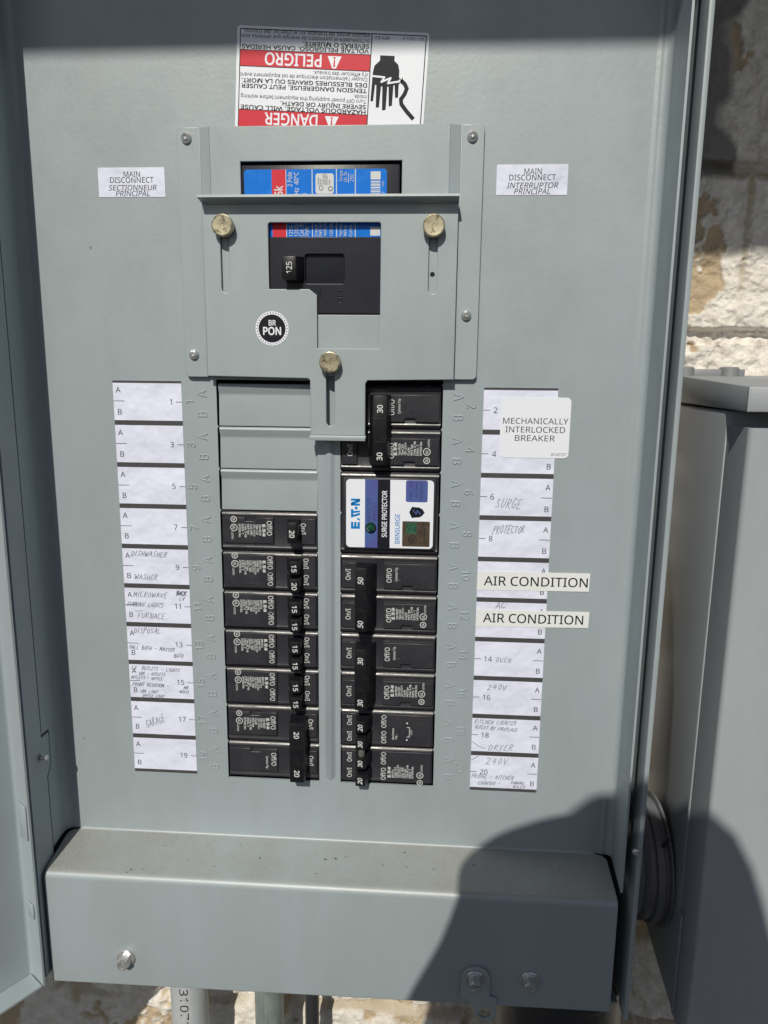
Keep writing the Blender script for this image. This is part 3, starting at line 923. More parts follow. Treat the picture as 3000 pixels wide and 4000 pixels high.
dtext('equipo antes de trabajar en el interior del mismo.', 72.0, 1.9, 1.95, 1, 68.4)
dtext('INTERRUMPA el suministro de energía que alimenta este', 72.0, 4.5, 1.95, 1, 69.6)
dtext('SEVERAS O MUERTE.', 72.0, 7.3, 2.1, 1, 36.0, .03)
dtext('VOLTAJE PELIGROSO. CAUSA HERIDAS', 72.0, 9.9, 2.1, 1, 69.2, .03)
dtext("d'y effectuer des travaux.", 72.0, 22.5, 1.9, 1, 29.6)
dtext("Couper l'alimentation électrique de cet équipement avant", 72.0, 25.0, 1.95, 1, 69.8)
dtext('DES BLESSURES GRAVES OU LA MORT.', 72.0, 27.9, 2.1, 1, 69.0, .03)
dtext('TENSION DANGEREUSE. PEUT CAUSER', 72.0, 30.9, 2.1, 1, 69.0, .03)
dtext('inside.', 72.0, 34.2, 1.9, 1, 7.0)
dtext('Turn OFF power supplying this equipment before working', 72.0, 36.7, 1.95, 1, 69.0)
dtext('SEVERE INJURY OR DEATH.', 72.0, 39.6, 2.1, 1, 47.0, .03)
dtext('HAZARDOUS VOLTAGE. WILL CAUSE', 72.0, 42.4, 2.1, 1, 69.0, .03)
dtext('30-17431-2', DW - 2.4, 2.6, 1.5, 1, 11.6); dtext('REV.E2', 82.6, 2.8, 1.5, 1, 7.6)
# pictogram: shocked hand and live wire
hnd = [(78.2, 11.8), (86.0, 11.8), (86.0, 14.2), (88.2, 16.0), (89.0, 19.0), (89.2, 32.2), (87.6, 32.4), (86.9, 26.2), (86.3, 26.2), (86.1, 36.4), (84.4, 36.8), (83.7, 27), (83.0, 27), (82.8, 38.6), (80.9, 39.0), (80.3, 27), (79.6, 27), (79.1, 37.6), (77.4, 37.6), (77.0, 26.4), (76.3, 26.4), (75.7, 34.6), (74.3, 34.6), (74.7, 20.5), (75.4, 17.0), (78.2, 14.4)]
mb.plate([[(a, -b) for a, b in hnd]], YT, 0.02, 0, 1, TDf)
mb.stroke([(74.6, -22.1), (81.2, -22.5), (79.6, -24.9), (84.6, -22.7), (83.2, -25.4), (89.6, -24.2)], .95, YT - .05, 0, TDf)
wire = [(90.6, 24.0), (92.4, 25.4), (93.6, 27.6), (92.6, 30.4), (90.8, 33.0), (91.2, 35.4), (94.2, 38.8), (97.8, 42.2)]
mb.stroke([(a, -b) for a, b in wire], 2.1, YT, 1, TDf)
for p in ((89.0, 22.6), (89.2, 25.2), (90.8, 22.4)): mb.stroke([(90.8, -24.1), (p[0], -p[1])], .5, YT, 1, TDf)
build('hazard_sticker', mb, [M_VINYL, M_NAVY, M_RED], panel, smooth=0, label='upside down hazard sticker with red bands and a shocked hand')

# ------------------------------------------------------------------ main breaker cover (fixed) with screws
mb = MB()
YF, YR = -3.3, -5.0
win = rect(-48.9, 40.3, 62.9, 144.3)
mb.plate([rect(-66, 66.2, 28.6, 162.4), win], YR, 1.5, 0.45)
for s in (-1, 1):
    xa, xb = (66.2, 71.8) if s > 0 else (-66.0, -71.6)
    xo = 84.5 if s > 0 else -84.9
    # web from the raised field down to the flange
    mb.hexa([(xa, YR, 28.6), (xb, YF, 28.6), (xb, YF + 1.2, 28.6), (xa, YR + 1.2, 28.6), (xa, YR, 162.2), (xb, YF, 162.2), (xb, YF + 1.2, 162.2), (xa, YR + 1.2, 162.2)])
    r_ = 2.6
    if s > 0: lp = [(xb, 27.4)] + [(xo - r_ + r_ * cos(t), 27.4 + r_ + r_ * sin(t)) for t in [radians(-90 + 90 * k / 5) for k in range(6)]] + [(xo, 161.6), (xo - 1, 162.6), (xb, 162.6)]
    else: lp = [(xb, 162.6), (xo + 1, 162.6), (xo, 161.6)] + [(xo + r_ + r_ * cos(t), 27.4 + r_ + r_ * sin(t)) for t in [radians(180 + 90 * k / 5) for k in range(6)]] + [(xb, 27.4)]
    mb.plate([lp], YF, 1.5, 0.45)
cov = build('main_breaker_cover', mb, M_PAINT2, panel)
for x, z in ((-79.2, 157.0), (78.0, 156.4), (77.6, 63.1), (-79.4, 40.3)):
    mb = MB()
    mb.lathe([(3.0, 0), (2.9, 0.9), (2.3, 2.0), (1.2, 2.6), (0.6, 2.2)], (x, YF, z), seg=20)
    build('screw', mb, M_ZINC, cov)
mb = MB()
mb.disc(58.1, 84.9, 1.35, YR - 0.04, 0)  # flat black disc, painted shade of a small hole that is not cut
build('pilot_hole_shade', mb, M_NAVY, cov)

# ------------------------------------------------------------------ sliding interlock plate
ip = thing('interlock_plate', 'grey sliding interlock plate with L-shaped window over the main breaker switch', 'plate', (0, -7, -5))
mb = MB()
YS = -7.2
def slot(xc, za, zb, w_):
    r_ = w_ / 2
    P = [(xc + r_ * cos(radians(180 + 180 * k / 8)), za + r_ + r_ * sin(radians(180 + 180 * k / 8))) for k in range(9)]
    P += [(xc + r_ * cos(radians(180 * k / 8)), zb - r_ + r_ * sin(radians(180 * k / 8))) for k in range(9)]
    return P
outer = [(-70.6, 28.0), (-12, 27.2), (-10.8, 26.2), (-10.8, -5.2), (21.2, -5.2), (21.2, 24.6), (22.4, 26.4), (71.5, 27.3), (71.5, 121.8), (-70.6, 121.8)]
lwin = [(-33.6, 76.6), (-10.9, 76.6), (-6.5, 73.4), (-6.5, 44.2), (29.2, 44.2), (29.2, 111.2), (28.4, 112.0), (-32.8, 112.0), (-33.6, 111.2)]
mb.plate([outer, lwin, slot(-58.4, 74.4, 113, 4.8), slot(58.3, 74.2, 113, 4.8), slot(1.0, 0.2, 38, 4.9)], YS, 1.6, 0.5)
# handle lip folded forward along the top, small lip at the bottom of the tongue
mb.fold([(YS, 121.8), (YS, 122.4), (-15.6, 123.4)], -1.3, 'x', (-70.7, 71.6), r=[0, 0.5, 0], seg=4)
mb.fold([(YS, -5.2), (YS, -6.0), (-11.5, -6.6)], 1.3, 'x', (-11.2, 21.5), r=[0, 0.6, 0], seg=4)
build('sliding_plate', mb, M_PAINT2, ip)
for x, z in ((-58.0, 109.6), (58.3, 109.2), (1.3, 36.2)):
    mb = MB()
    mb.lathe([(2.2, -2), (2.2, 1.2), (5.5, 1.25), (5.9, 1.6), (6.0, 5.3), (5.8, 5.75), (5.35, 5.95), (5.2, 5.8), (4.9, 5.78), (1.0, 5.7), (0.8, 5.4), (0.1, 5.4)], (x, YS, z), seg=36)
    build('thumb_screw', mb, M_BRASS, ip)
mb = MB()
cx, cz = -32.3, 54.9
ring = lambda r_, n_=48: [(cx + r_ * cos(2 * pi * k / n_), cz + r_ * sin(2 * pi * k / n_)) for k in range(n_)]
mb.plate([ring(9.5)], YS - .2, .2, 0, 0)
mb.disc(cx, cz, 7.75, YS - .24, 1, 48)
for k in range(34):
    t = 2 * pi * k / 34
    mb.disc(cx + 8.65 * cos(t), cz + 8.65 * sin(t), .34, YS - .24, 1, 8)
mb.text('BR', cx + .2, cz + 1.7, 2.9, YS - .28, 0, align='C', width=4.2, bold=.03)
mb.text('PON', cx, cz - 3.4, 4.1, YS - .28, 0, align='C', width=10.4, bold=.045)
build('round_sticker', mb, [M_VINYL, M_NAVY], ip, smooth=0)

# ------------------------------------------------------------------ main breaker behind the cover
mbk = thing('main_breaker', 'large black main breaker with blue and red label behind the interlock plate', 'circuit breaker', (-5, 20, 46))
mb = MB()
mb.box(-49.8, 39.4, -3.0, 60, 64, 143.6, 1.2)
recess = rrect(-13.4, 8.6, 79.9, 95.6, 1.2)
mb.plate([rect(-35.5, 33, 63.4, 104.8), recess], -5.0, 6, 0.45)
mb.box(-36, 34, -2.0, 5, 63, 104)
mb.text('OFF', 7.6, 68.6, 2.7, -5.0, 0, rot=pi / 2, depth=.3, bev=.12, width=9.4)
mb.text('TRIP', -4.6, 71.4, 2.5, -5.0, 0, rot=pi / 2, depth=.3, bev=.12, width=8)
mb.box(6.3, 6.8, -5.2, -4.8, 78.0, 79.4)
build('body', mb, M_BLACK2, mbk)
mb = MB()
mb.hexa([(-25.2, -13.6, 81.0), (-16.9, -13.6, 81.0), (-12.8, -2, 80.2), (-23.6, -2, 80.2), (-25.2, -13.6, 93.4), (-16.9, -13.6, 93.4), (-12.8, -2, 95.0), (-23.6, -2, 95.0)], 1.0)
mb.text('125', -19.3, 87.2, 3.1, -13.7, 1, rot=pi / 2, align='C', width=6.2, bold=.02)
build('switch_handle', mb, [M_HANDLE, M_WHITEINK], mbk)
mb = MB()
YL = 0.05
mb.plate([rrect(-48.3, 31.8, 104.9, 141.5, 1.8)], YL, .25, 0, 0)
q = YL - .05
mb.flat(rect(-32.6, -24.8, 105.0, 141.4), q, 1)
for xl in (-9.9, 3.75, 14.3): mb.flat(rect(xl - .25, xl + .25, 105.0, 141.4), q, 2)
mb.flat(rect(-24.8, -24.45, 105.0, 141.4), q, 2)
mb.plate([rrect(-8.0, 2.2, 128.6, 139.2, 1.2)], q, .04, 0, 2)
mb.disc(-4.9, 131.6, 1.3, q - .06, 3, 18, None, 1.0); mb.disc(.4, 131.2, 1.3, q - .06, 3, 18, None, .95)
for i, (xx, l) in enumerate(((-5.9, 4.0), (-4.6, 3.2), (-3.2, 6), (-2.2, 6), (-1.2, 5), (.2, 3))):
    mb.text('LISTED ENCL', xx, 133.2, .75, q - .06, 3, rot=pi / 2, width=l)
mb.text('65k', -26.6, 124.6, 4.4, q - .06, 2, rot=pi / 2, width=8.4, bold=.04)
mb.text('2 Pole', -21.2, 132.4, 2.5, q - .06, 2, rot=pi / 2, width=7.6, bold=.01)
mb.text('60Hz  40°C', -17.5, 124.8, 2.5, q - .06, 2, rot=pi / 2, width=15.2, bold=.01)
mb.text('(90)', -13.2, 124.8, 2.3, q - .06, 2, rot=pi / 2, width=4)
mb.text('Torque', 7.1, 135.0, 1.8, q - .06, 2, rot=pi / 2, width=5.6); mb.text('Lb. In.', 9.6, 134.8, 1.8, q - .06, 2, rot=pi / 2, width=5.6)
mb.flat(rect(10.35, 10.65, 134.2, 139.2), q, 2); mb.text('250', 13.3, 134.9, 1.9, q - .06, 2, rot=pi / 2, width=3.6)
mb.flat(rect(22.8, 28.3, 135.9, 140.1), q, 2)
zz = 135.2
for k, (wd_, gp) in enumerate(((.7, .3), (.4, .35), (.8, .5), (.9, .6), (.4, .3), (.6, .4), (.35, .3), (.8, .3), (.4, .4), (.7, .3))):
    mb.flat(rect(22.9, 28.2, zz - wd_, zz), q, 2); zz -= wd_ + gp
mb.text('H02', 30.2, 132.4, 1.1, q - .06, 2, rot=pi / 2, width=2.6); mb.text('C3', 30.2, 127.6, 1.1, q - .06, 2, rot=pi / 2, width=1.8)
for xx, s_, l in ((-21.0, '125A 2P', 9.5), (-17.9, '120/240', 9), (-15.0, 'Cat. BW', 9), (-12.2, 'Style 125', 10), (-7.0, 'Intrpt.', 7), (-4.6, 'RMS Sym', 8), (-2.0, 'Volts AC', 8), (1.6, '120/240', 8), (6.9, 'Terms.', 7), (9.4, 'Wire', 6), (12.6, 'CU/AL', 6.5)):
    mb.text(s_, xx, 106.0, 2.2 if xx < -10 else 1.7, q - .06, 2, rot=pi / 2, width=l, bold=.01)
mb.flat(rect(22.8, 28.3, 106.4, 111.0), q, 2)
mb.v = [(58 + (x - 58) * .992, y - 3.3, 26.6 + (z - 26.6) * .992) for x, y, z in mb.v]
build('rating_label', mb, [M_BLUE, M_RED, M_WHITEINK, M_INK], mbk, smooth=0)

# ------------------------------------------------------------------ branch breakers
GROUP = 'circuit breakers plugged into the panel'
def frame(side, j):
    """local (u along the lettering, y, v towards the panel's middle) -> panel"""
    zc = 23.8 - 25.4 * j - 12.7
    if side == 'L': return lambda u, y, v: (-38.2 + v, y, zc - u)
    return lambda u, y, v: (35.7 - v, y, zc + u)
def logo(mb, T, u, v, h, L, y, mi):
    """the maker's five-letter mark: E, slanted A without a bar, T, dot, N"""
    k = L / 19.0
    P = lambda lp: mb.flat([(u + a * k, v + b * h) for a, b in lp], y, mi, T)
    P([(0, 0), (1.5, 0), (1.5, 1), (0, 1)])
    for b in (0, .38, .74): P([(1.5, b), (4.3, b), (4.3, b + .26), (1.5, b + .26)])
    P([(5.0, 0), (6.2, 0), (7.2, .3), (6.0, .3)]); P([(7.0, 1), (8.4, 1), (10.2, 0), (8.7, 0)])
    P([(8.6, .74), (12.4, .74), (12.4, 1), (8.6, 1)]); P([(9.9, .74), (11.2, .74), (11.6, 0), (10.5, 0)])
    mb.disc(u + 13.1 * k, v + .42 * h, .95 * k * 1.0, y, mi, 14, T)
    P([(14.6, 0), (15.9, 0), (15.9, 1), (14.6, 1)]); P([(17.7, 0), (19, 0), (19, 1), (17.7, 1)]); P([(14.9, 1), (16.6, 1), (18.7, 0), (17.0, 0)])
def spec(mb, T, u, lines, y, mi, v_top=-3.9, logo_len=7.4):
    logo(mb, T, u, v_top, 2.0, logo_len, y, mi)
    v = v_top - 1.95
    step = 12.6 / max(len(lines) - 1, 1)
    for s_ in lines:
        mb.text(s_, u, v, 1.25, y, mi, width=min(1.0, .052 * len(s_) + .25) * 9.0, bold=.035, T=T); v -= step
    ul = -21.4
    mb.disc(u - 2.9, ul, 1.95, y, mi, 20, T, 1.5); mb.text('SA', u - 2.9, ul - .75, 1.5, y, mi, align='C', bold=.03, width=2.0, T=T)
    mb.disc(u + 2.3, ul, 2.25, y, mi, 20, T, 1.8); mb.text('UL', u + 2.3, ul - .8, 1.6, y, mi, align='C', bold=.04, width=2.3, T=T)
    mb.text('LISTED', u + 5.0, ul - 1.6, 1.1, y, mi, width=4.6, bold=.02, T=T)
SP1 = ['Type BR120', 'Type C120', '120 / 240 V~', 'Cu/Al  RMD', 'HACR Type', '1 Pole  Z-468', 'E7819 - T', 'LR43556 Dist.']
SP2 = ['Type BR2%s', 'Type C2%s', '120 / 240 V~', 'Cu/Al', 'HACR Type', '2 Pole  Z-468', 'E7819 - T', 'LR43556 Dist.']
SPT = ['BRD1515', 'Supply 1515', 'Type BRD, A & C Enclr.', '120 / 240 V~', 'Cu/Al   RMD', 'HACR Type', '1 Pole Unit  Z-468', 'E7819 - T', 'LR43556 Dist.']
YBASE, YPL = 1.9, -0.4
def prism_u(mb, prof, v0, v1, T, mi=0):
    k = len(prof)
    vs = [(u, y, v) for v in (v0, v1) for u, y in prof]
    bm_ = bmesh.new()
    bv = [bm_.verts.new(p) for p in vs]
    for a in range(k): bm_.faces.new([bv[a], bv[(a + 1) % k], bv[k + (a + 1) % k], bv[k + a]])
    bm_.faces.new(bv[:k][::-1]); bm_.faces.new(bv[k:])
    bmesh.ops.recalc_face_normals(bm_, faces=bm_.faces)
    mb.bm(bm_, mi, T)
def shell_profile(hw_, yf):
    P = [(hw_, 40), (hw_, yf + 1.9)]
    for a_, b_ in ((0.15, 1.15), (0.8, 0.5), (1.8, 0.0), (2.3, -0.15), (2.9, 0.05), (3.3, 0.25)): P.append((hw_ - a_, yf + b_))
    return P + [(-u, y) for u, y in P[::-1]]
def body(side, j, notch=None, split=False):
    T = frame(side, j)
    mb = MB()
    prism_u(mb, shell_profile(12.5, YBASE - 0.9), -29.0, 29.4, T)
    # raised lettering field (with its little notch) and the On field; the switch well lies between them
    a0, a1 = -8.6, 7.4
    if split:
        a0, a1 = -11.0, 10.4
        mb.plate([[(a0, -28.4), (a1, -28.4), (a1, 3.4), (a0, 3.4)]], YPL, 3, 0.5, 0, T)
        mb.plate([[(a0, 19.6), (a1, 19.6), (a1, 28.8), (a0, 28.8)]], YPL, 3, 0.5, 0, T)
        # engraved frame line of the tandem face
        for lp in ([(0.8, -28.2), (0.8, -25.4)], [(0.8, -25.4), (7.6, -25.0)], [(7.6, -25.0), (7.6, -2.6)], [(7.6, -2.6), (0.6, -2.4)], [(0.6, -2.4), (0.6, 3.2)]):
            (p, q_), (r_, s_) = lp
            mb.box(min(p, r_) - .12, max(p, r_) + .12, YPL - .22, YPL + .3, min(q_, s_) - .12, max(q_, s_) + .12, 0.05, 0, T)
        mb.box(-.1, .1, YPL - .2, YPL + .3, 19.8, 28.6, 0, 0, T)
    else:
        nd = -1 if side == 'L' else -1
        mb.plate([[(a0, -28.4), (a0, -14.6), (a0 + 2.2, -14.2), (a0 + 2.2, -8.2), (a0, -7.8), (a0, 3.0), (a1, 3.0), (a1, -28.4)][::-1]], YPL, 3, 0.5, 0, T)
        mb.plate([[(a0, 19.8), (a1, 19.8), (a1, 28.8), (a0, 28.8)]], YPL, 3, 0.5, 0, T)
    return T, mb
def offon(mb, T, u, y, mi, von=21.4, w_=9.0, voff=-1.0):
    mb.text('Off/O', u, voff, 3.0, y, mi, align='C', width=w_, bold=.015, T=T)
    mb.text('On/I', u, von, 3.0, y, mi, align='C', width=w_ * .78, bold=.015, T=T)
def toggle(T, u0, u1, v0, v1, h, base, txts, it=0.0, hh=3.0):
    mb = MB()
    b0, b1 = base
    mb.hexa([(u0, -h, v0), (u1, -h, v0), (u1, -h, v1), (u0, -h, v1),
             (u0 - .2, 2, b0), (u1 + .2, 2, b0), (u1 + .2, 2, b1), (u0 - .2, 2, b1)], 0.55, 0, T)
    for s_, uc in txts:
        mb.text(s_, uc, (v0 + v1) / 2 - hh / 2, hh, -h - .05, 1, align='C', width=4.6, bold=.035, shear=it, T=T)
    return mb
YK = YPL - .06
def well(T, u0, u1, v0=3.6, v1=19.4):
    m_ = MB()
    m_.box(u0, u1, YBASE - .35, YBASE + .5, v0, v1, .1, 0, T)
    return m_
BK = [M_BLACK, M_WHITEINK]
def new_breaker(side, j, lab):
    T = frame(side, j)
    p = T(0, 20, 0)
    return thing('circuit_breaker', lab, 'circuit breaker', p, GROUP)

def single(side, j, amp, lab):
    t = new_breaker(side, j, lab)
    T, mb = body(side, j)
    spec(mb, T, -4.6, SP1, YK, 1)
    offon(mb, T, -2.3, YK, 1, 19.9)
    build('body', mb, BK, t)
    build('switch_well', well(T, -7.4, 6.2), M_HANDLE, t)
    build('toggle', toggle(T, -7.6, 4.6, 13.5, 19.0, 10.5, (11.2, 19.6), [(amp, -1.2)]), [M_HANDLE, M_WHITEINK], t)
def tandem(side, j, amps, lab):
    t = new_breaker(side, j, lab)
    T, mb = body(side, j, split=True)
    spec(mb, T, -7.2, SPT, YK, 1, v_top=-4.2)
    for u in (-6.0, 4.4): offon(mb, T, u, YK, 1, 21.4, 8.4)
    build('body', mb, BK, t)
    for u, a in ((-5.9, amps[0]), (5.2, amps[1])):
        build('switch_well', well(T, u - 4.4, u + 4.4), M_HANDLE, t)
        build('toggle', toggle(T, u - 3.9, u + 4.5, 14.5, 20.0, 10.5, (10.4, 20.4), [(a, u + .5)], hh=2.9), [M_HANDLE, M_WHITEINK], t)
def double(side, j, amp, lab, v0, v1, base, h=12.0, it=0.0, rev=False, von=23.6, voff=-1.0):
    t = new_breaker(side, j, lab)
    for k in (0, 1):
        T, mb = body(side, j + k)
        plain = (k == 1) if side == 'L' else (k == 0)
        if plain: mb.text('Common Trip', -3.6, voff - 3.6, 1.5, YK, 1, width=8.6, bold=.02, T=T)
        else: spec(mb, T, -2.6 if side == 'R' else -4.6, [s_ % amp if '%' in s_ else s_ for s_ in SP2], YK, 1)
        offon(mb, T, 0.0 if side == 'R' else -1.6, YK, 1, von, voff=voff)
        build('body', mb, BK, t)
        build('switch_well', well(T, -7.4, 6.2), M_HANDLE, t)
    T = frame(side, j)
    sg = 1 if side == 'L' else -1        # second pole lies lower
    ua, ub = (-7.6, 25.4 + 7.2) if sg > 0 else (-25.4 - 7.4, 7.0)
    n0, n1 = (0.2, 25.4 + 1.0) if sg > 0 else (-.6, -25.4 - 2.4)
    mb = toggle(T, ua, ub, v0, v1, h, base, [(amp, n0), (amp, n1)], it, 3.1)
    m2 = [min(ua, ub) + 13.2, max(ua, ub) - 13.2]
    for uu in m2: mb.box(uu - .25, uu + .25, -h - .18, -h + .5, v0 + .6, v1 - .6, .1, 0, T)
    build('toggle', mb, [M_HANDLE, M_WHITEINK], t)

single('L', 3, '20', 'black single breaker marked 20, directly below the three blank plates')
tandem('L', 4, ('15', '20'), 'black twin breaker with toggles marked 15 and 20, beside the DISHWASHER and WASHER label')
tandem('L', 5, ('15', '15'), 'black twin breaker marked 15 and 15 beside the MICROWAVE and FURNACE label')
tandem('L', 6, ('15', '15'), 'black twin breaker marked 15 and 15 beside the DISPOSAL label')
tandem('L', 7, ('15', '15'), 'black twin breaker marked 15 and 15 beside the crowded label of circuit 15')
double('L', 8, '20', 'black double breaker with one long toggle marked 20, bottom of the left column', 13.2, 22.2, (11.6, 23.4), 12.0, von=23.4)
double('R', 0, '30', 'black double breaker marked 30, partly behind the tongue of the interlock plate', 1.8, 9.8, (-.6, 13.0), 10.5, von=22.6, voff=-1.9)
double('R', 4, '50', 'black double breaker with long toggle marked 50, beside the AIR CONDITION tapes', 12.9, 19.8, (7.2, 20.4), 12.0, it=.2, von=23.6, voff=-1.6)
double('R', 6, '30', 'black double breaker with long toggle marked 30, beside the OVEN label', 12.7, 19.8, (7.2, 20.4), 12.0, it=.2, von=23.0, voff=-1.0)

# four-switch breaker at the bottom right
t = new_breaker('R', 8, 'black four-switch breaker marked 20 30 30 20, bottom of the right column')
for k in (0, 1):
    T, mb = body('R', 8 + k, split=True)
    if k == 1: spec(mb, T, -7.6, SPT, YK, 1, v_top=-2.6)
    else:
        mb.text('Non Common', -6.4, -4.4, 1.3, YK, 1, width=7.6, bold=.03, T=T); mb.text('Trip', -6.4, -6.4, 1.3, YK, 1, width=2.6, bold=.03, T=T)
        mb.disc(-6.4, -12.6, .6, YK, 1, 10, T); mb.disc(5.0, -12.6, .6, YK, 1, 10, T)
        mb.stroke([(-4.4, -12.6), (-4.4, -14.2), (2.2, -14.2), (2.2, -12.6)], .4, YK, 1, T); mb.text('240V', -3.0, -15.9, 1.1, YK, 1, width=3.8, T=T)
    for u in (5.6, -5.2): offon(mb, T, u, YK, 1, 22.6, 8.4, .6)
    build('body', mb, BK, t)
    for u in (5.6, -5.4):
        build('switch_well', well(T, u - 4.4, u + 4.4), M_HANDLE, t)
T = frame('R', 8)
zc8 = 23.8 - 25.4 * 8 - 12.7
for za, zb, a, tz in ((-190.2, -182.2, '20', -186.4), (-201.2, -193.4, '30', -197.6), (-214.6, -207.0, '30', -210.8), (-226.2, -218.8, '20', -222.6)):
    build('toggle', toggle(T, za - zc8, zb - zc8, 13.3, 19.2, 10.5, (9.2, 20.0), [(a, tz - zc8)], .2, 2.8), [M_HANDLE, M_WHITEINK], t)
mb = MB()
mb.lathe([(1.9, 0), (2.1, .4), (2.1, 5.8), (1.9, 6.2)], (20.0, -7.0, -201.0), (0, 0, -1), 16)
build('tie_pin', mb, M_TIE, t)

# surge protector, two spaces high
t = thing('surge_protector', 'black surge protector with white and violet label and a green lamp', 'surge protector', (35.7, 20, -78))
T = lambda u, y, v: (35.7 - v, y, -52.4 + u)
mb = MB()
prism_u(mb, shell_profile(25.0, 1.0), -29.0, 29.4, T)
mb.box(-21.6, 22.0, -1.2, 3, -27.4, 28.0, .6, 0, T)
build('body', mb, M_BLACK, t)
mb = MB()
yl = -1.45
mb.plate([rrect(-20.6, 21.0, -26.1, 26.2, 2.4)], yl, .25, 0, 0, T)
q = yl - .05
f_ = lambda u0, u1, x0_, x1_, mi, y=q: mb.flat([(u0, 35.7 - x0_), (u1, 35.7 - x0_), (u1, 35.7 - x1_), (u0, 35.7 - x1_)], y, mi, T)
f_(-20.6, 21.0, 20.8, 28.5, 1); f_(-20.6, 21.0, 28.5, 35.9, 2)
logo(mb, T, -9.2, 35.7 - 17.8, 5.4, 18.4, q, 3)
tt = lambda s_, u, x, h, mi, wd_, b_=0.0: mb.text(s_, u, 35.7 - x, h, q - .04, mi, width=wd_, bold=b_, T=T)
tt('PROTECTED', -4.6, 24.5, 2.3, 4, 14.2); tt('WHEN LIT', -4.6, 27.7, 2.3, 4, 11.8)
tt('SURGE PROTECTOR', -14.0, 34.0, 2.9, 0, 28.4, .03)
tt('BRNSURGE', -17.7, 41.9, 2.9, 3, 18.0, .01)
mb.plate([rrect(7.8, 20.9, 35.7 - 58.2, 35.7 - 45.2, 1.2)], q, .04, 0, 1, T)
tt('TYPE 2 SPD', 9.2, 49.4, 2.0, 4, 11.0); tt('AC Power', 10.8, 52.4, 2.0, 4, 9.4); tt('Protection', 9.2, 55.4, 2.0, 4, 10.6)
sh = [(-1.6, 50.6), (-1.9, 49.0), (-.2, 48.2), (1.6, 47.4), (3.4, 48.2), (5.0, 49.0), (4.8, 50.6), (4.6, 53.4), (3.6, 55.2), (1.6, 56.6), (-.4, 55.2), (-1.4, 53.4)]
mb.flat([(u, 35.7 - x) for u, x in sh], q, 2, T)
mb.stroke([(3.0, 35.7 - 49.6), (.6, 35.7 - 51.6), (2.6, 35.7 - 52.2), (.6, 35.7 - 54.2)], .6, q - .04, 1, T)
mb.plate([rrect(-19.4, -3.9, 35.7 - 59.9, 35.7 - 43.4, .6)], q, .04, 0, 5, T)
mb.disc(-15.0, 35.7 - 49.6, 2.5, q - .06, 2, 24, T, 2.1); mb.text('UL', -15.0, 35.7 - 50.4, 1.8, q - .06, 2, align='C', width=2.6, bold=.04, T=T)
f_(-11.4, -4.8, 45.6, 52.0, 6, q - .06)
for uu, xx, l in ((-12.0, 55.0, 5), (-9.0, 56.6, 4), (-17, 57.4, 9)): tt('LISTED', uu, xx, 1.0, 2, l)
build('face_label', mb, [M_VINYL, M_VIOLET, M_NAVY, M_BLUEINK, M_DKVIOLET, M_HOLO, M_HOLOGREEN], t, smooth=0)
mb = MB()
mb.lathe([(3.3, 0), (3.3, .5), (3.0, .7)], T(-8.3, -1.5, 35.7 - 24.4), seg=28)
build('lamp_bezel', mb, M_NAVY, t)
mb = MB()
mb.lathe([(2.7, .4), (2.5, 1.6), (1.7, 2.5), (.2, 2.9)], T(-8.3, -1.5, 35.7 - 24.4), seg=28)
build('lamp_lens', mb, M_LED, t)

# ------------------------------------------------------------------ neighbouring box on the right
bx = thing('utility_box', 'grey metal utility box with overhanging lid beside the panel', 'utility box', (370, 30, -369))
XB = 221.4
BZ = -369.0
mb = MB()
mb.hexa([(XB, -14.5, BZ), (520, -14.5, BZ), (520, 100, BZ), (XB + 9, 100, BZ), (XB, -14.5, 12), (520, -14.5, 12), (520, 100, 12), (XB + 9, 100, 12)], 1.5)
build('box_body', mb, M_BOXGREY, bx)
mb = MB()
mb.fold([(XB + .9, -15.6), (XB + .9, -42), (519, -42), (519, -15.6)], 1.4, 'z', (BZ - 3, 4.5), r=[0, 3.2, 3.2, 0], seg=7)
mb.box(XB + 3, 517, -41.0, -40, 3.2, 4.4)
mb.box(XB - .6, XB + .6, -21, -16.5, BZ + 2, -298, .2)
build('front_cover', mb, M_BOXGREY, bx)
mb = MB()
X0 = 218.2
mb.hexa([(X0, -46, 12.6), (523, -46, 12.6), (523, 100, 14), (X0 + 12, 100, 14),
         (X0, -46, 25.6), (523, -46, 25.6), (523, 100, 32.5), (X0 + 12, 100, 32.5)], 1.3)
mb.box(X0 - .3, X0 + 1.0, -46.9, -45.5, 12.9, 24.6, .3)
build('lid', mb, M_BOXGREY, bx)
mb = MB()
mb.box(226, 272, 88, 97, 30.5, 36.5, .6)
for x in (232, 262): mb.lathe([(6.5, 0), (6.5, 6), (5.5, 7)], (x, 90, 31), (0, 0, 1), 18)
build('mounting_strap', mb, mat('dull_zinc', (0.27, 0.28, 0.30), 0.5, metal=0.3, bump=(300, 0.2, 0.0005)), bx)

# nipple joining the two boxes, and a loose wire
nip = MB()
nip.lathe([(37, 0), (37, 15), (39, 16), (40, 18), (38.5, 19), (38.5, 22), (41, 23), (41.5, 27), (39.5, 28), (39.5, 30), (43, 30.6), (43, 32.2)], (189.0, 36, -298), (1, 0, 0), 64)
nb = build('conduit_nipple', nip, M_FIT, smooth=40)
tag(nb, 'short fat slate grey conduit fitting joining the panel and the utility box', 'conduit fitting')
mb = MB()
pts = []
for k in range(25):
    t_ = radians(120 - 200 * k / 24)
    pts.append((214 + 2.2 * sin(t_ * 3), 34 - 46 * cos(t_ - pi / 2) * 1.0, -298 + 48 * sin(t_)))
mb.tube(pts, 1.3, 8)
wr = build('loose_wire', mb, M_DARK)
tag(wr, 'thin black wire looped around the slate grey conduit fitting', 'wire')

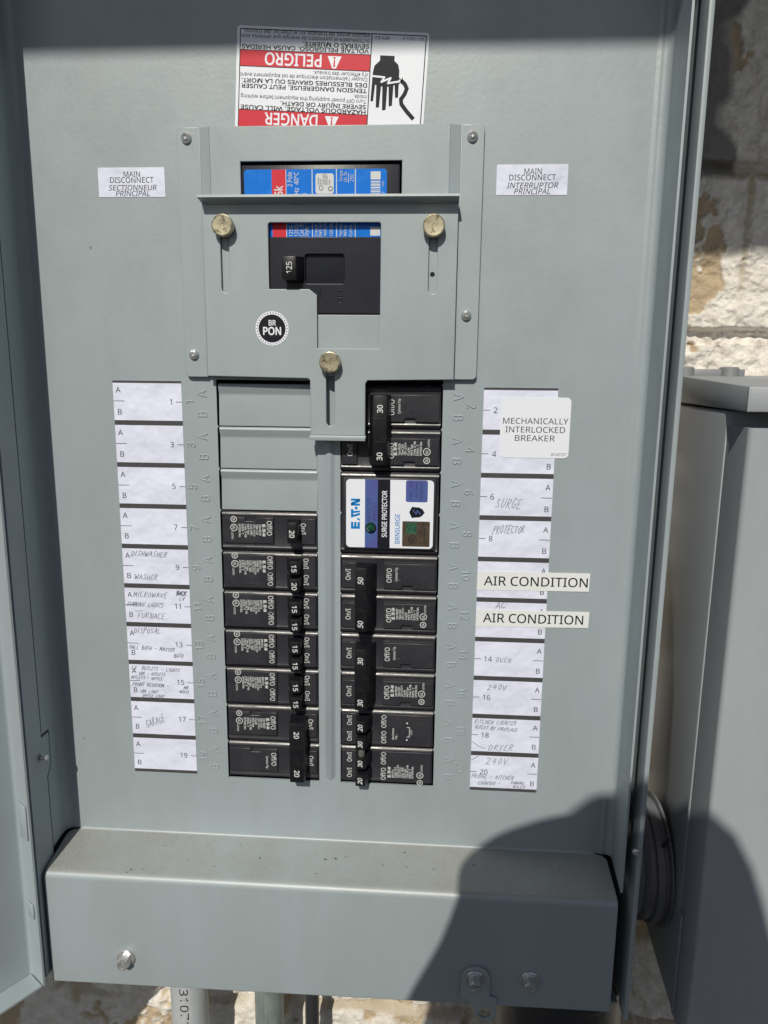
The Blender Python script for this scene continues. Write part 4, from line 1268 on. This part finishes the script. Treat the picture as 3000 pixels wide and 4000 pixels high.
# ------------------------------------------------------------------ conduits under the panel
def pipe(name, x, y, r, mat_, lab, ztop=-362, zbot=-1450, extra=None, seg=32):
    t_ = thing(name, lab, 'conduit', (x, y, zbot))
    mb = MB()
    mb.lathe([(r, 0), (r, ztop - zbot)], (x, y, zbot), (0, 0, 1), seg)
    if extra: extra(mb, x, y, r)
    build('pipe', mb, [mat_, M_INK], t_)
    mb = MB()
    mb.lathe([(r + 2.2, 0), (r + 2.6, .8), (r + 2.6, 7), (r + 1.6, 8.5)], (x, y, ztop - 9), (0, 0, 1), seg)
    build('coupling', mb, mat_, t_)
    return t_
def pvc_text(mb, x, y, r):
    tmp = MB()
    tmp.text('3107144 D', x - 2.6, -436.5, 6.4, 0, 0, rot=-pi / 2, width=62, sx=1)
    vs = []
    for a, _, c in tmp.v:
        d = max(min((a - x) / r, .98), -.98)
        vs.append((a, y - sqrt(r * r - (a - x) ** 2) - .12, c))
    mb.add(vs, tmp.f, 1)
pipe('plastic_conduit', -122.0, 56.0, 14.4, M_PVC, 'grey plastic conduit printed 3107144 under the panel', extra=pvc_text)
def ridge(mb, x, y, r):
    for dx in (-2.5, .5): mb.box(x + dx - .35, x + dx + .35, y - r - .3, y - r + 2, -900, -372, .1)
pipe('steel_conduit', -58.4, 58.0, 11.2, M_GALV, 'greenish galvanised steel conduit under the middle of the panel', extra=ridge)
pipe('black_conduit', -25.5, 66.0, 5.6, M_DARK, 'thin black conduit in shadow beside the steel conduit')
pipe('black_conduit', 157.0, 20.0, 43.5, M_DARK, 'fat black conduit under the right corner of the panel', ztop=-363)

# ------------------------------------------------------------------ person taking the picture, and the phone
def skinned(name, joints, edges, parent, mats, sub=2, root=0):
    me = bpy.data.meshes.new(name)
    o = ORG[parent.name]
    me.from_pydata([((x - o[0]) * S, (y - o[1]) * S, (z - o[2]) * S) for x, y, z, *_ in joints], edges, [])
    ob = bpy.data.objects.new(name, me)
    COL.objects.link(ob)
    ob.parent = parent
    ORG[ob.name] = o
    sk = ob.modifiers.new('skin', 'SKIN')
    sk.use_smooth_shade = True
    for i, (_, _, _, *r_) in enumerate(joints):
        rx = r_[0]; ry = r_[1] if len(r_) > 1 else r_[0]
        me.skin_vertices[0].data[i].radius = (rx * S, ry * S)
    me.skin_vertices[0].data[root].use_root = True
    ss = ob.modifiers.new('subdivision', 'SUBSURF')
    ss.levels = ss.render_levels = sub
    for m_ in mats: me.materials.append(m_)
    return ob

person = thing('person', 'person in a blue shirt and jeans holding up a phone in front of the panel', 'person', (70, -780, -1450))
jt = [(70, -780, -520, 125, 95), (70, -775, -360, 112, 85), (70, -752, -150, 165, 110), (70, -728, -20, 135, 90),      # 0-3 trunk
      (70, -708, 52, 56, 56), (69, -690, 112, 50, 52), (67, -668, 160, 56, 66), (67, -662, 215, 60, 72), (67, -662, 258, 42, 50),   # 4-8 neck, head
      (-100, -735, 5, 50, 50), (-84, -622, -220, 38, 38), (-20, -474, 2, 30, 25),                                    # 9-11 left arm
      (240, -735, 5, 50, 50), (216, -640, -235, 36, 36), (98, -462, -82, 25, 21),                                     # 12-14 right arm
      (-20, -782, -600, 86, 82), (-28, -768, -1010, 54, 54), (-34, -800, -1385, 38, 38), (-44, -700, -1420, 36, 24),  # 15-18 left leg
      (160, -782, -600, 86, 82), (168, -768, -1010, 54, 54), (174, -800, -1385, 38, 38), (184, -700, -1420, 36, 24),  # 19-22 right leg
      (26, -458, 56, 42, 17), (88, -442, -52, 26, 15)]                                                                # 23 left palm, 24 right palm
ed = [(0, 1), (1, 2), (2, 3), (3, 4), (4, 5), (5, 6), (6, 7), (7, 8), (3, 9), (9, 10), (10, 11), (3, 12), (12, 13), (13, 14),
      (0, 15), (15, 16), (16, 17), (17, 18), (0, 19), (19, 20), (20, 21), (21, 22), (11, 23), (14, 24)]
SHX = 0.04
jt = [(x - SHX * y, y, z, *r_) for x, y, z, *r_ in jt]
def finger(root, pts, r0):
    a = root
    for k, p in enumerate(pts):
        p = (p[0] - SHX * p[1], p[1], p[2])
        jt.append((*p, r0 - k * 0.9)); ed.append((a, len(jt) - 1)); a = len(jt) - 1
finger(23, [(2, -452, 92), (20, -449, 106), (52, -446, 118), (80, -444, 124)], 12.5)     # left hand shading the phone, fingers together
finger(23, [(16, -456, 84), (50, -452, 99), (84, -450, 106)], 12.5)
finger(23, [(20, -460, 68), (52, -458, 82), (78, -456, 88)], 12)
finger(23, [(22, -462, 52), (46, -462, 62), (66, -460, 66)], 11)
finger(23, [(34, -448, 40), (54, -441, 38), (66, -438, 42)], 11)
for k, z_ in enumerate((-24, -42, -60, -77)):                                     # right fingers closed round the phone's edge
    finger(24, [(92, -436, z_), (90, -426, z_ - 2), (80, -424, z_ - 3), (66, -426, z_ - 4)], 8.4)
finger(24, [(84, -452, -34), (70, -458, -14), (58, -456, -4)], 9.4)
skinned('body', jt, ed, person, [M_SKIN])
def part(joint_ids, edges, grow, name, m_):
    rem = {j: i for i, j in enumerate(joint_ids)}
    js = [(*jt[j][:3], *(v + grow for v in jt[j][3:])) for j in joint_ids]
    return skinned(name, js, [(rem[a], rem[b]) for a, b in edges], person, [m_])
part([0, 1, 2, 3, 9, 10, 12, 13], [(0, 1), (1, 2), (2, 3), (3, 9), (9, 10), (3, 12), (12, 13)], 9, 'shirt', M_SHIRT)
part([0, 15, 16, 17, 19, 20, 21], [(0, 15), (15, 16), (16, 17), (0, 19), (19, 20), (20, 21)], 8, 'trousers', M_JEANS)
part([17, 18], [(17, 18)], 7, 'shoe', M_DARK)
part([21, 22], [(21, 22)], 7, 'shoe', M_DARK)
def blob(name, c, r, m_, cut=None, seg=28, ring=18, wob=0.0):
    mb = MB()
    vs, fs = [], []
    rnd = random.Random(name)
    for i in range(ring + 1):
        p = pi * i / ring
        for k in range(seg):
            t_ = 2 * pi * k / seg
            q_ = 1 + wob * sin(5 * t_ + i) * sin(3 * p)
            vs.append((c[0] + r[0] * q_ * sin(p) * cos(t_), c[1] + r[1] * q_ * sin(p) * sin(t_), c[2] + r[2] * cos(p)))
    for i in range(ring):
        for k in range(seg):
            a, b_, c2, d_ = i * seg + k, i * seg + (k + 1) % seg, (i + 1) * seg + (k + 1) % seg, (i + 1) * seg + k
            if cut and cut([vs[q] for q in (a, b_, c2, d_)]): continue
            fs.append((a, d_, c2, b_))
    mb.add(vs, fs)
    return build(name, mb, m_, person, smooth=60)
# shoulder-length hair: crown and a wider fall down the sides and back, open at the face
def hair_mesh():
    mb = MB()
    rows = [(308, 6, 6), (304, 26, 28), (292, 44, 48), (274, 58, 64), (248, 68, 76), (215, 73, 82), (180, 75, 82), (140, 77, 78), (100, 80, 72), (62, 80, 62)]
    seg = 40
    for ri, (z_, a, b_) in enumerate(rows):
        for k in range(seg):
            t_ = 2 * pi * k / seg
            q_ = 1 + .02 * sin(9 * t_ + ri) + .015 * sin(17 * t_)
            mb.v.append((98 - max(z_ - 200, 0) * .13 + a * q_ * cos(t_), -672 + b_ * q_ * sin(t_), z_ + 10))
    for i in range(len(rows) - 1):
        for k in range(seg):
            t_ = 2 * pi * (k + .5) / seg
            if rows[i][0] < 275 and sin(t_) > .62: continue
            mb.f.append((i * seg + k, (i + 1) * seg + k, (i + 1) * seg + (k + 1) % seg, i * seg + (k + 1) % seg)); mb.m.append(0)
    ob = build('hair', mb, M_HAIR, person, smooth=70)
    so_ = ob.modifiers.new('thick', 'SOLIDIFY'); so_.thickness = 0.006
hair_mesh()
for sx in (-1, 1):
    blob('eye', (92 + sx * 26, -602, 210), (11, 10, 10), M_EYE, seg=16, ring=10)
    blob('ear', (92 + sx * 60, -662, 200), (8, 18, 28), M_SKIN, seg=16, ring=10)
blob('nose', (92, -586, 186), (12, 16, 20), M_SKIN, seg=16, ring=10)
blob('mouth', (92, -602, 152), (22, 8, 7), M_LIP, seg=16, ring=10)

# phone just behind the lens
def cam_pt(a, b_, c_):
    return tuple(CAM[i] + (R[0][i] * a + R[2][i] * b_ - R[1][i] * c_) for i in range(3))
ph = thing('phone', 'dark phone held up in both hands in front of the panel', 'phone', cam_pt(-22, -60, 10))
mb = MB()
mb.box(-40, 32, -134, 15, 6.5, 14.5, 2.2, 0, lambda a, b_, c_: cam_pt(a, b_, c_))
build('shell', mb, M_PHONE, ph)
mb = MB()
mb.box(-38.5, 30.5, -132, 13.5, 14.45, 14.7, .05, 0, lambda a, b_, c_: cam_pt(a, b_, c_))
build('screen', mb, M_LENS, ph)
for b_ in (0, -17, -34):
    mb = MB()
    mb.lathe([(6.4, 0), (6.4, 1.6), (5.6, 1.9), (5.0, 1.2)], cam_pt(0, b_, 6.6), tuple(Vector(cam_pt(0, 0, 0)) - Vector(cam_pt(0, 0, 1))), 20)
    build('lens_ring', mb, M_LENS, ph)
